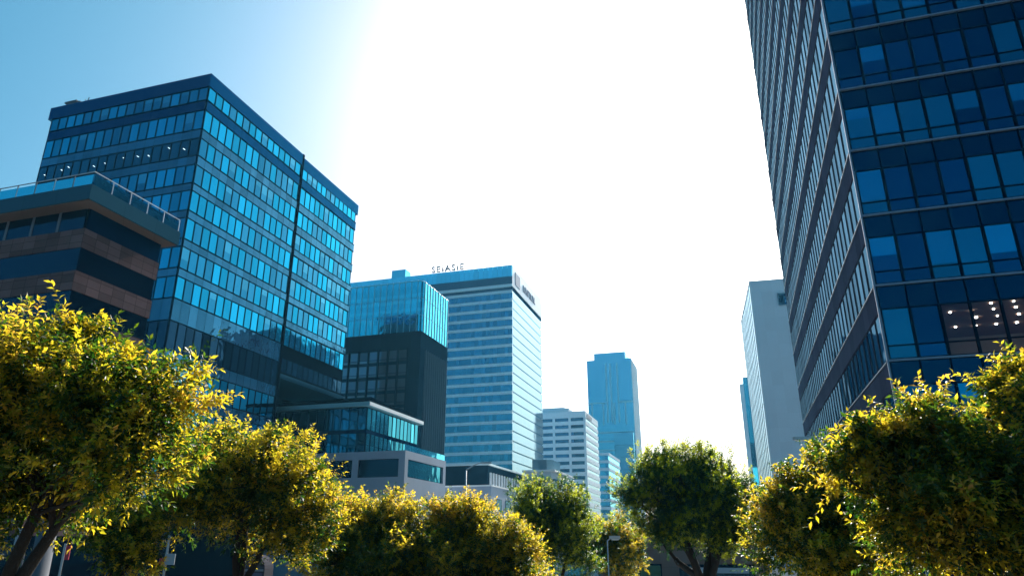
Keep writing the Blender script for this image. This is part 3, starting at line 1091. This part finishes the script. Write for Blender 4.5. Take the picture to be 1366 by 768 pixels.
pw_c = at(655, 648, 116)
pwb = building('pale_annex', pw_c, 'low pale concrete annex with small windows, in front of the finned low building')
PZ = pw_c.z
mb = MB()
mb.box(-9, 0, 0, 22, GZ, PZ)
mb.build('wall', M['stone'], pwb)
MB().box(-9.1, .12, -.12, 22.1, PZ, PZ + .22).build('coping', M['white'], pwb)
link('window', win_mesh('window', 3.2, 2.2, M['frame'], M['bandglass'], .08, .05), pwb, (-5.6, -.02, PZ - 4.0))
link('window', win_mesh('window', 1.2, 2.2, M['frame'], M['bandglass'], .08, .05), pwb, (-2.0, -.02, PZ - 4.0))
for y in (4, 9, 14):
    link('window', win_mesh('window', 3.0, 1.8, M['frame'], M['bandglass'], .08, .05), pwb, (.02, y, PZ - 3.6), math.pi / 2)

dm_c = at(738, 625, 190)
dm = building('stepped_pavilion', dm_c, 'small pavilion with layered dark roof slabs, in front of the white block')
Z = dm_c.z
MB().box(-8, -.8, .8, 22, GZ, Z - .6).build('wall', M['gt_wall'], dm)
for i in range(4):
    MB().box(-8.5, .4 - .0 * i, 0, 23, Z - .6 - i * 2.4, Z - .1 - i * 2.4).build('roof_slab', M['mt_dark'] if i % 2 else M['wb_wall'], dm)
MB().prism([(-6.5, 3), (-2.5, 3), (-1.2, 5), (-1.2, 13), (-6.5, 13)], Z - .1, Z + 2.8).build('roof_lantern', M['mt_side'], dm)

sf_c = at(1018, 712, 52)
sf = building('brown_pavilion', sf_c, 'low brown pavilion with dark shop windows, behind the big green tree')
Z = sf_c.z
SW = 11.5
mb = MB()
mb.box(-SW, 0, 0.4, 8, GZ, Z - .01)
mb.box(-SW, 0, 0, .4, .25, Z)
for x0, x1 in ((-SW, -SW + 1.4), (-SW + 4.4, -SW + 5.6), (-.8, 0)):
    mb.box(x0, x1, 0, .4, GZ, .247)
mb.build('wall', M['sf_wall'], sf)
MB().box(-SW - .2, .2, -.3, 8.2, Z, Z + .3).build('roof', M['navy_dk'], sf)
for x0, x1 in ((-SW + 1.4, -SW + 4.4), (-SW + 5.6, -.8)):
    w = x1 - x0
    link('shop_window', win_mesh('shop_window', w, 3.0, M['frame'], M['bandglass'], .08, .05, vbars=(0,)), sf, ((x0 + x1) / 2, .2, -2.8))
MB().box(-SW + 2.9, -SW + 4.3, .02, .1, -.9, .1).build('green_sign', M['green_sign'], sf)
MB().box(-4.6, -1.2, -.05, -.005, -.35, .0).build('fascia_light_panel', M['sgrey'], sf)

# row of pale shopfronts far behind the trees
sh_c = at(830, 700, 100)
sh = building('pale_shop_row', sh_c, 'pale blue grey shop row half hidden below the yellow street tree')
Z = sh_c.z
MB().box(-30, 0, 0, 10, GZ, Z).build('wall', M['gt_wall'], sh)
for i in range(7):
    link('shop_window', win_mesh('shop_window', 2.8, 2.6, M['white'], M['mt_glass'], .12, .05), sh, (-2.2 - 4.1 * i, -.02, Z - 6.6))

# ================================================================== STREET FURNITURE
def street_lamp(base, H, reach, side, label, rise=0.9, k=1.0):
    root = thing('street_lamp', base, label, 'street lamp', 0, 'street lamps')
    MB().tube([(0, 0, 0), (0, 0, .5), (0, 0, .55), (0, 0, H)], [.13 * k, .13 * k, .085 * k, .06 * k], 10).build('post', M['lamp_paint'], root, True)
    pts = [(side * reach * t, 0, H + rise * math.sin(t * math.pi / 2)) for t in [i / 8 for i in range(9)]]
    MB().tube(pts, [(.055 - .002 * i) * k for i in range(9)], 8).build('arm', M['lamp_paint'], root, True)
    e = pts[-1]
    hd = MB()
    x0, x1 = sorted((e[0] - side * .15, e[0] + side * .75 * k))
    hd.prism([(x0, -.12), (x1, -.16), (x1, .16), (x0, .12)], e[2] - .05, e[2] + .09)
    h = hd.build('lamp_head', M['lamp_paint'], root)
    MB().box(x0 + .1, x1 - .06, -.1, .1, e[2] - .09, e[2] - .053).build('lens', M['lens'], h)
    return root


def lamp_at(px, py, Y, reach, side, label, rise, k=1.0):
    p = at(px, py, Y)
    g = ground_z(p.x, p.y)
    return street_lamp((p.x, p.y, g), p.z - g - rise, reach, side, label, rise, k)


lamp_at(1101, 585, 34, 0.75, -1, 'pale street lamp with short bent arm, in front of the dark glass tower', .35)
lamp_at(622, 617, 62, 1.4, 1, 'street lamp with long curved arm, before the finned low building', .6)
lamp_at(810, 717, 33, 0.25, 1, 'thin street lamp in front of the yellow tree mid street', .12, .4)


def ground_pt(px, Y):
    p = at(px, 722, Y)
    return (p.x, p.y, ground_z(p.x, p.y))


# banner post
b = ground_pt(88, 24)
bs = thing('banner_post', b, 'thin post with a red banner, under the trees at lower left', 'sign')
zt_ = at(92, 727, 24).z - b[2]
zb_ = at(92, 746, 24).z - b[2]
MB().tube([(0, 0, 0), (0, 0, zt_ + .06)], .035, 8).build('post', M['lamp_paint'], bs)
MB().box(.05, .19, -.012, .012, zb_, zt_).build('banner', M['red'], bs)
# square sign
b = ground_pt(225, 22)
sg = thing('street_sign', b, 'grey square street sign on a post below the maple', 'sign')
zt_ = at(230, 738, 22).z - b[2]
MB().tube([(0, 0, 0), (0, 0, zt_ + .5)], .035, 8).build('post', M['lamp_paint'], sg)
MB().box(-.02, .28, -.06, -.036, zt_ - .3, zt_).build('panel', M['sgrey'], sg)
MB().box(-.16, -.05, -.06, -.036, zt_ - .28, zt_ - .12).build('small_panel', M['red'], sg)
# pale column and hanging board
b = ground_pt(60, 26)
co = thing('round_column', b, 'pale round column beside the trunk of the biggest maple', 'column')
MB().tube([(0, 0, 0), (0, 0, .3), (0, 0, .32), (0, 0, 3.6)], [.42, .42, .32, .30], 20).build('shaft', M['column'], co, True)
MB().box(-.5, .5, -.5, .5, 3.6, 3.9).build('capital', M['column'], co)
b = ground_pt(28, 25)
hb = thing('notice_board', b, 'tall pale notice board behind the trunk of the biggest maple', 'sign')
t0, t1 = at(30, 703, 25).z - b[2], at(30, 733, 25).z - b[2]
MB().box(-.2, .2, -.04, .04, t1, t0).build('panel', M['sgrey'], hb)
for s in (-.15, .15):
    MB().tube([(s, .06, 0), (s, .06, t0)], .025, 6).build('post', M['rail_dk'], hb)
# arched kiosk
b = ground_pt(340, 44)
ks = thing('arched_kiosk', b, 'small pale kiosk with an arched front, seen between maple trunks', 'kiosk', -ST * 0)
top = at(340, 740, 44).z - b[2]
w = .75
arc = [(-w, 0)] + [(-w, top - w)] + [(-w * math.cos(t), top - w + w * math.sin(t)) for t in [math.pi * i / 12 for i in range(1, 12)]] + [(w, top - w), (w, 0)]
n = len(arc)
kb = MB()
kb.v = [(x, 0, z) for x, z in arc] + [(x, 1.6, z) for x, z in arc]
kb.f = [tuple(range(n)), tuple(reversed(range(n, 2 * n)))] + [(i, i + n, (i + 1) % n + n, (i + 1) % n) for i in range(n)]
kb.m = [0] * len(kb.f)
kb.build('body', M['kiosk'], ks)
MB().box(-w + .06, w - .06, -.05, -.005, top - w - .12, top - w).build('lintel', M['rail_dk'], ks)
MB().box(-w + .1, w - .1, -.03, -.004, .3, top - w - .2).build('front_panel', M['mauve'], ks)


# ================================================================== TREES
def frame_from(d):
    """Rows of unit directions -> two perpendicular arrays."""
    ref = np.where(np.abs(d[:, 2:3]) > .9, np.array([[1., 0, 0]]), np.array([[0., 0, 1]]))
    a = np.cross(d, ref)
    a /= np.linalg.norm(a, axis=1, keepdims=True)
    b = np.cross(a, d)
    return a, b


def unit(v):
    return v / np.maximum(1e-9, np.linalg.norm(v, axis=1, keepdims=True))


def leaves_mesh(name, pos, dirs, nrm, size, width, mats, midx):
    """One bent pointed leaf (two halves along a midrib) per row."""
    n = len(pos)
    side = unit(np.cross(dirs, nrm))
    up = unit(np.cross(side, dirs))
    L = size[:, None]
    W = (size * width)[:, None]
    base = pos
    mid = pos + dirs * L * .5 - up * L * .03
    tip = pos + dirs * L - up * L * .14
    le = pos + dirs * L * .45 + side * W + up * L * .07
    ri = pos + dirs * L * .45 - side * W + up * L * .07
    V = np.stack([base, ri, tip, le, mid], 1).reshape(-1, 3)
    idx = np.arange(n)[:, None] * 5
    Fc = np.concatenate([idx + np.array([0, 1, 2, 4]), idx + np.array([0, 4, 2, 3])], 1).reshape(-1, 4)
    me = bpy.data.meshes.new(name)
    me.vertices.add(len(V)); me.vertices.foreach_set('co', V.ravel().astype(np.float32))
    nf = len(Fc)
    me.loops.add(nf * 4); me.loops.foreach_set('vertex_index', Fc.ravel().astype(np.int32))
    me.polygons.add(nf)
    me.polygons.foreach_set('loop_start', np.arange(0, nf * 4, 4, dtype=np.int32))
    for m in mats: me.materials.append(m)
    me.polygons.foreach_set('material_index', np.repeat(midx, 2).astype(np.int32))
    me.update(calc_edges=True)
    return me


def make_tree(label, lobes, base, leaf, n_shoots, kind='maple', trunk_r=.12, fork=.45, stems=3, seed=1, shoot=.45,
              per=14, name='maple_tree', width=.26, cat='tree', group='street trees', tip_share=.25, lean=(0, 0), up=.55, plumes=9, fill=.26, sprigs=1.0):
    """lobes: (centre, radius) of the lumps that make up the crown."""
    rng = np.random.default_rng(seed)
    root = thing(name, base, label, cat, 0, group)
    bp = np.array(base)
    C = np.array([np.array(c) - bp for c, r in lobes])
    Rr = np.array([r for c, r in lobes])
    # each lump of the crown carries upswept plumes; sprays cover the plumes and fill the lump between them
    pc, pr, pl, pd_ = [], [], [], []
    for i in range(len(C)):
        for _ in range(plumes):
            dv_ = rng.normal(size=3) + np.array([0, 0, .35])
            dv_ /= np.linalg.norm(dv_)
            pr.append(Rr[i] * rng.uniform(.24, .46))
            pc.append(C[i] + dv_ * np.array([1, 1, .8]) * Rr[i] * rng.uniform(.62, 1.02))
            pl.append(i)
            q = dv_ + np.array([0, 0, .75])
            pd_.append(q / np.linalg.norm(q))
    pc, pr, pl, pd_ = map(np.array, (pc, pr, pl, pd_))
    nfill = int(n_shoots * fill)
    npl = n_shoots - nfill
    # plume sprays
    pi = rng.choice(len(pc), npl, p=pr ** 2 / (pr ** 2).sum())
    d1 = unit(rng.normal(size=(npl, 3)))
    r1 = np.where(rng.random(npl) < .75, rng.uniform(.7, 1.05, npl), rng.uniform(.2, .7, npl))
    off = d1 * (pr[pi] * r1)[:, None]
    along = (off * pd_[pi]).sum(1, keepdims=True) * pd_[pi]
    off = off + along * 1.0
    Pp = pc[pi] + off
    dp = unit(d1 * .6 + pd_[pi] * .7)
    young_lit = np.concatenate([(rng.random(len(pc)) < tip_share * 1.3)[pi] & (rng.random(npl) < .85), np.zeros(nfill, bool)])   # plumes of fresh growth, with sunlit brightness put into their leaf colour
    # fill sprays
    wts = Rr ** 2 / (Rr ** 2).sum()
    lf = rng.choice(len(C), nfill, p=wts)
    d2 = unit(rng.normal(size=(nfill, 3)) + np.array([0, 0, .1]))
    Pf = C[lf] + d2 * np.array([1, 1, .8]) * (Rr[lf] * rng.uniform(.2, .8, nfill))[:, None]
    # feathery branchlets that break the outline
    nb, seg = int(len(pc) * sprigs), 6
    bi = rng.choice(len(pc), nb)
    bd = unit(pd_[bi] * .8 + unit(pc[bi] - C[pl[bi]]) * .6 + rng.normal(scale=.35, size=(nb, 3)))
    bl = pr[bi] * rng.uniform(1.2, 2.1, nb)
    tt = np.linspace(.45, 1, seg)
    Pb = (pc[bi][:, None] + bd[:, None] * (bl[:, None] * tt)[..., None]).reshape(-1, 3)
    db = unit(np.repeat(bd, seg, 0) + rng.normal(scale=.45, size=(nb * seg, 3)))
    yb = np.repeat(rng.random(nb) < tip_share * 1.3, seg)
    P0 = np.concatenate([Pp, Pf, Pb])
    d = np.concatenate([dp, d2, db])
    li = np.concatenate([pl[pi], lf, np.repeat(pl[bi], seg)])
    rad = np.concatenate([r1, np.full(nfill, .4), np.full(nb * seg, 1.0)])
    young_lit = np.concatenate([young_lit, yb])
    ns = len(P0)
    ax = unit(d * .8 + np.array([0, 0, up]) + rng.normal(scale=.33, size=(ns, 3)))
    outer = rad > .72
    slen = shoot * rng.uniform(.55, 1.25, ns) * np.where(rng.random(ns) < .10, 1.7, 1.0)
    a, b = frame_from(ax)
    t = (np.arange(per) + .5) / per
    T = np.repeat(t[None], ns, 0) ** .8
    ang = np.arange(per) * 2.4 + rng.uniform(0, 6.28, ns)[:, None]
    pos = P0[:, None] + ax[:, None] * (T * slen[:, None])[..., None]
    pos[..., 2] -= (T ** 2 * slen[:, None] * .22)
    rd = a[:, None] * np.cos(ang)[..., None] + b[:, None] * np.sin(ang)[..., None]
    opening = np.where(T > .85, .35, .95)[..., None]
    ld = rd * opening + ax[:, None] * .6 + rng.normal(scale=.22, size=(ns, per, 3))
    ld[..., 2] -= .22
    ld = unit(ld.reshape(-1, 3))
    nr = unit(np.array([0, 0, 1.0]) + rd.reshape(-1, 3) * .35 + rng.normal(scale=.45, size=(ns * per, 3)))
    size = leaf * rng.uniform(.6, 1.3, ns * per)
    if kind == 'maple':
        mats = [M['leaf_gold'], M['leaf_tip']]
        tip = young_lit & outer
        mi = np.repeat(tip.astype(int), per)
    else:
        mats = [M['leaf_green'], M['leaf_lime']]
        tip = young_lit & outer
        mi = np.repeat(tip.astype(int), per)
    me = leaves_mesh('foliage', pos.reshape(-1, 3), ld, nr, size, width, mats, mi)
    link('crown', me, root)
    # trunk, limbs and twigs
    mb = MB()
    cen = Vector(C.mean(0))
    low = min(c[2] - r * .8 for c, r in zip(C, Rr))
    hf = max(.4, low * fork + .2)
    top = Vector((cen.x * .25 + lean[0], cen.y * .25 + lean[1], hf))
    stemtops = []
    order = sorted(range(len(C)), key=lambda i: math.atan2(C[i][1] - cen.y, C[i][0] - cen.x))
    mb.tube([(0, 0, -.2), (0, 0, .05), Vector((0, 0, hf * .5)) + (top * .3 - Vector((0, 0, hf * .3 - 0))) * .6, top], [trunk_r * 1.5, trunk_r * 1.15, trunk_r, trunk_r * .85], 10)
    joints = {}
    for grp in np.array_split(np.array(order), stems):
        if not len(grp): continue
        g = Vector(C[grp].mean(0))
        mid = top.lerp(g, .5) + Vector((0, 0, .1)) + Vector(rng.normal(scale=.07, size=3))
        bend = top.lerp(mid, .5) + Vector(rng.normal(scale=.06, size=3))
        mb.tube([top - Vector((0, 0, .12)), bend, mid, mid.lerp(g, .12)], [trunk_r * .72, trunk_r * .6, trunk_r * .48, trunk_r * .4], 9)
        for i in grp: joints[int(i)] = mid
    for i in order:
        c, r = Vector(C[i]), Rr[i]
        j = Vector(rng.normal(scale=.12, size=3))
        st = joints[int(i)]
        m1 = st.lerp(c, .35) + Vector((0, 0, .08 * r)) + j * r
        m2 = st.lerp(c, .7) - j * r * .6
        rr = trunk_r * .42 * min(1.0, r / Rr.max() + .15)
        mb.tube([st, m1, m2, c], [rr, rr * .75, rr * .5, rr * .3], 7)
        sel = np.where((li == i) & outer)[0]
        if len(sel):
            for q in rng.choice(sel, min(len(sel), 22), replace=False):
                e = Vector(P0[q])
                s0 = m2.lerp(c, rng.uniform(0, .9))
                mm = s0.lerp(e, .5) + Vector(rng.normal(scale=.06 * r, size=3))
                mb.tube([s0, mm, e], [rr * .28, rr * .18, rr * .06 + .002], 5)
    # bare shoot axes so leaf sprays hang on something
    sel = rng.choice(npl + nfill, min(ns, 260), replace=False)
    for q in sel:
        if Rr[li[q]] < .42: continue
        p, x = Vector(P0[q]), Vector(ax[q])
        mb.tube([p - x * slen[q] * .3, p + x * slen[q] * .5, p + x * slen[q] * .95 - Vector((0, 0, slen[q] * .18))], [leaf * .04, leaf * .03, leaf * .015], 4)
    mb.build('trunk', M['bark'], root, True)
    return root


def L3(px, py, Y, r):
    return (at(px, py, Y), r)


def base_at(px, Y):
    p = at(px, 722, Y)
    return (p.x, p.y, ground_z(p.x, p.y))


make_tree('biggest maple with golden upper leaves, nearest at the left edge',
          [L3(14, 534, 9.2, .8), L3(-96, 544, 9.4, 1.1), L3(79, 534, 9.2, .75), L3(149, 574, 9.0, .75), L3(199, 589, 9.0, .5), L3(24, 624, 9.2, .9),
           L3(94, 614, 9.6, .8), L3(179, 634, 8.8, .5), L3(-76, 654, 9.4, .9), L3(102, 464, 9.2, .26), L3(24, 474, 9.3, .45), L3(164, 514, 9.0, .28), L3(224, 559, 9.0, .33), L3(44, 664, 9.6, .5), L3(-26, 494, 9.3, .5), L3(-76, 714, 9.6, .6), L3(94, 679, 9.8, .35)],
          base_at(-5, 9.3), .088, 5000, fill=.2, sprigs=1.4, seed=3, shoot=.36, trunk_r=.13, tip_share=.48, lean=(.1, 0), width=.21)
make_tree('maple with gold crown in front of the blue glass tower, second from the left edge',
          [L3(290, 635, 17, 1.05), L3(375, 645, 17, 1.0), L3(320, 690, 17, 1.2), L3(245, 680, 17.3, .9), L3(398, 682, 16.8, .7), L3(290, 592, 17, .45), L3(375, 610, 17, .45), L3(335, 615, 17.2, .6), L3(402, 642, 17, .36), L3(395, 725, 16.8, .55)],
          base_at(322, 17), .078, 5600, fill=.2, sprigs=1.4, seed=5, shoot=.36, trunk_r=.12, tip_share=.58)
make_tree('small low maple with bright leaves, under the biggest maple',
          [L3(150, 720, 16, .6), L3(185, 715, 15.6, .45), L3(130, 700, 16.2, .4), L3(170, 745, 15.8, .45)],
          base_at(160, 16), .08, 1200, seed=6, shoot=.30, trunk_r=.06, tip_share=.62)
make_tree('rounded golden maple in front of the pale stone podium',
          [L3(500, 734, 21, 1.2), L3(465, 719, 21, .9), L3(545, 734, 20.7, 1.0), L3(500, 764, 21, 1.4), L3(575, 759, 20.6, .8), L3(455, 759, 21, 1.0), L3(468, 694, 21, .4), L3(540, 699, 20.8, .45), L3(505, 696, 21, .45)],
          base_at(505, 21), .076, 6200, seed=8, shoot=.36, trunk_r=.12, tip_share=.64)
make_tree('golden maple with a side sprig, just left of the clipped green tree',
          [L3(620, 722, 21.5, 1.0), L3(660, 737, 21, .9), L3(590, 722, 21.5, .75), L3(640, 762, 21.3, 1.3), L3(596, 692, 21.5, .45), L3(640, 692, 21.4, .42), L3(678, 717, 21, .38), L3(697, 734, 20.8, .35), L3(575, 757, 21.5, .8), L3(618, 687, 21.6, .36), L3(690, 762, 20.8, .6)],
          base_at(640, 21.4), .076, 6200, seed=9, shoot=.36, trunk_r=.12, tip_share=.64)
make_tree('clipped dense green tree with flat top, left of the thin street lamp',
          [L3(735, 700, 28, 1.3), L3(712, 680, 28, .95), L3(758, 685, 28, .9), L3(735, 676, 28, 1.0), L3(707, 715, 28, .9), L3(762, 715, 28, .85), L3(735, 730, 28, 1.3), L3(778, 745, 28, .6), L3(702, 740, 28, .6)],
          base_at(738, 28), .075, 9000, kind='green', seed=11, shoot=.24, trunk_r=.12, name='clipped_tree', tip_share=.55, width=.22, up=.9, plumes=16, fill=.34, sprigs=.3)
make_tree('loose yellow green tree behind the thin street lamp',
          [L3(815, 722, 38, 1.0), L3(840, 732, 38, .9), L3(795, 738, 38, 1.1), L3(825, 748, 38, 1.3), L3(805, 712, 38, .6)],
          base_at(820, 38), .10, 2600, seed=12, shoot=.36, trunk_r=.11, tip_share=.55)
make_tree('broad dark green tree with several stems, before the brown pavilion',
          [L3(860, 640, 25, .9), L3(905, 640, 25, 1.05), L3(955, 640, 25, 1.05), L3(985, 660, 25, .85), L3(845, 668, 25, .7), L3(900, 680, 25, 1.25), L3(960, 690, 25, 1.2), L3(990, 700, 25, .7), L3(930, 710, 25, 1.0), L3(930, 622, 25, .55), L3(885, 618, 25, .5), L3(865, 700, 25, .5), L3(930, 665, 25, 1.3), L3(890, 715, 25, .7), L3(975, 722, 25, .75), L3(1005, 712, 25, .45)],
          base_at(940, 25), .075, 13500, kind='green', seed=13, shoot=.26, trunk_r=.2, fork=.5, stems=6, name='vase_tree', tip_share=.55, width=.22, up=.8, plumes=14, fill=.34, sprigs=.4)
make_tree('golden maple in front of the grey slab tower, left neighbour of the near right maple',
          [L3(1065, 705, 15, .75), L3(1110, 690, 14.6, .8), L3(1050, 740, 15, .7), L3(1125, 730, 14.6, 1.0), L3(1085, 655, 14.8, .42), L3(1130, 640, 14.4, .45), L3(1062, 680, 14.8, .4), L3(1180, 700, 14.2, .8), L3(1100, 620, 14.5, .25)],
          base_at(1120, 14.8), .076, 5600, seed=15, shoot=.34, trunk_r=.11, tip_share=.62)
make_tree('large near maple with golden shoots and dark inside, at the right edge',
          [L3(1250, 632, 9.2, .5), L3(1330, 625, 9.0, .6), L3(1190, 640, 9.4, .34), L3(1290, 660, 9.2, .75), L3(1380, 660, 9.2, .95), L3(1215, 680, 9.2, .5),
           L3(1238, 560, 9.2, .13), L3(1254, 600, 9.2, .24), L3(1350, 545, 9.0, .26), L3(1372, 520, 9.0, .2), L3(1300, 720, 9.3, .7), L3(1400, 720, 9.2, 1.0), L3(1150, 592, 9.3, .12), L3(1182, 612, 9.3, .18),
           L3(1420, 590, 9.0, .55), L3(1225, 725, 9.4, .45), L3(1188, 590, 9.3, .12), L3(1310, 600, 9.1, .26), L3(1130, 640, 9.4, .16), L3(1280, 622, 9.2, .28)],
          base_at(1405, 9.3), .088, 4500, fill=.17, sprigs=1.5, seed=17, shoot=.36, trunk_r=.14, tip_share=.45, lean=(-.1, 0), width=.21)

# ================================================================== AIR
m, hn, hout = new_mat('haze_air')
pv = N(hn, 'ShaderNodeVolumePrincipled', Density=0.00012, Anisotropy=0.4)
pv.inputs['Color'].default_value = (0.16, 0.62, 1.0, 1)
hn.links.new(pv.outputs['Volume'], hout.inputs['Volume'])
mb = MB().box(-800, 900, -400, 1100, -5.0, 180.0)
hz = mb.build('haze', m)
tag(hz, kind='stuff')

# ================================================================== LIGHT, SKY, CAMERA
SUN_AZ, SUN_EL = 20.0, 33.0
w = bpy.data.worlds.new('World')
scene.world = w
w.use_nodes = True
nt = w.node_tree
bg = nt.nodes['Background']
sky = nt.nodes.new('ShaderNodeTexSky')
sky.sky_type = 'NISHITA'
sky.sun_disc = False
sky.sun_elevation = R(SUN_EL)
sky.sun_rotation = R(SUN_AZ)
sky.air_density = 1.0
sky.dust_density = 4.4
sky.ozone_density = 4.5
# deep clean blue away from the sun: the red part of the sky falls off faster than the rest
sep = nt.nodes.new('ShaderNodeSeparateColor')
cmb = nt.nodes.new('ShaderNodeCombineColor')
sq = nt.nodes.new('ShaderNodeMath'); sq.operation = 'POWER'; sq.inputs[1].default_value = 1.65
mu = nt.nodes.new('ShaderNodeMath'); mu.operation = 'MULTIPLY'; mu.inputs[1].default_value = 0.1675 ** 0.65
mn = nt.nodes.new('ShaderNodeMath'); mn.operation = 'MINIMUM'
nt.links.new(sky.outputs['Color'], sep.inputs[0])
nt.links.new(sep.outputs[0], sq.inputs[0])
nt.links.new(sq.outputs[0], mu.inputs[0])
nt.links.new(mu.outputs[0], mn.inputs[0])
nt.links.new(sep.outputs[0], mn.inputs[1])
nt.links.new(mn.outputs[0], cmb.inputs[0])
nt.links.new(sep.outputs[1], cmb.inputs[1])
nt.links.new(sep.outputs[2], cmb.inputs[2])
nt.links.new(cmb.outputs[0], bg.inputs['Color'])
bg.inputs['Strength'].default_value = 0.068
sl = bpy.data.lights.new('sun', 'SUN')
sl.energy = 5.0
sl.angle = R(0.5)
sl.color = (1.0, 0.93, 0.82)
so = bpy.data.objects.new('sun', sl)
COL.objects.link(so)
dv = Vector((math.sin(R(SUN_AZ)) * math.cos(R(SUN_EL)), math.cos(R(SUN_AZ)) * math.cos(R(SUN_EL)), math.sin(R(SUN_EL))))
so.rotation_euler = dv.to_track_quat('Z', 'Y').to_euler()
so.location = dv * 200

cam = bpy.data.cameras.new('camera')
cam.sensor_width = 36
cam.lens = 36 * F_PX / 1366
cam.clip_end = 9000
co = bpy.data.objects.new('camera', cam)
COL.objects.link(co)
co.location = (0, 0, EYE)
co.rotation_euler = (math.pi / 2 + TH, 0, 0)
scene.camera = co

scene.view_settings.view_transform = 'Standard'
scene.view_settings.look = 'None'
scene.view_settings.exposure = 1.3
scene.view_settings.gamma = 1
c = scene.cycles
c.max_bounces = 8
c.diffuse_bounces = 3
c.glossy_bounces = 4
c.transmission_bounces = 4
c.transparent_max_bounces = 10
c.use_denoising = True
c.caustics_reflective = False
c.caustics_refractive = False
c.sample_clamp_indirect = 6.0
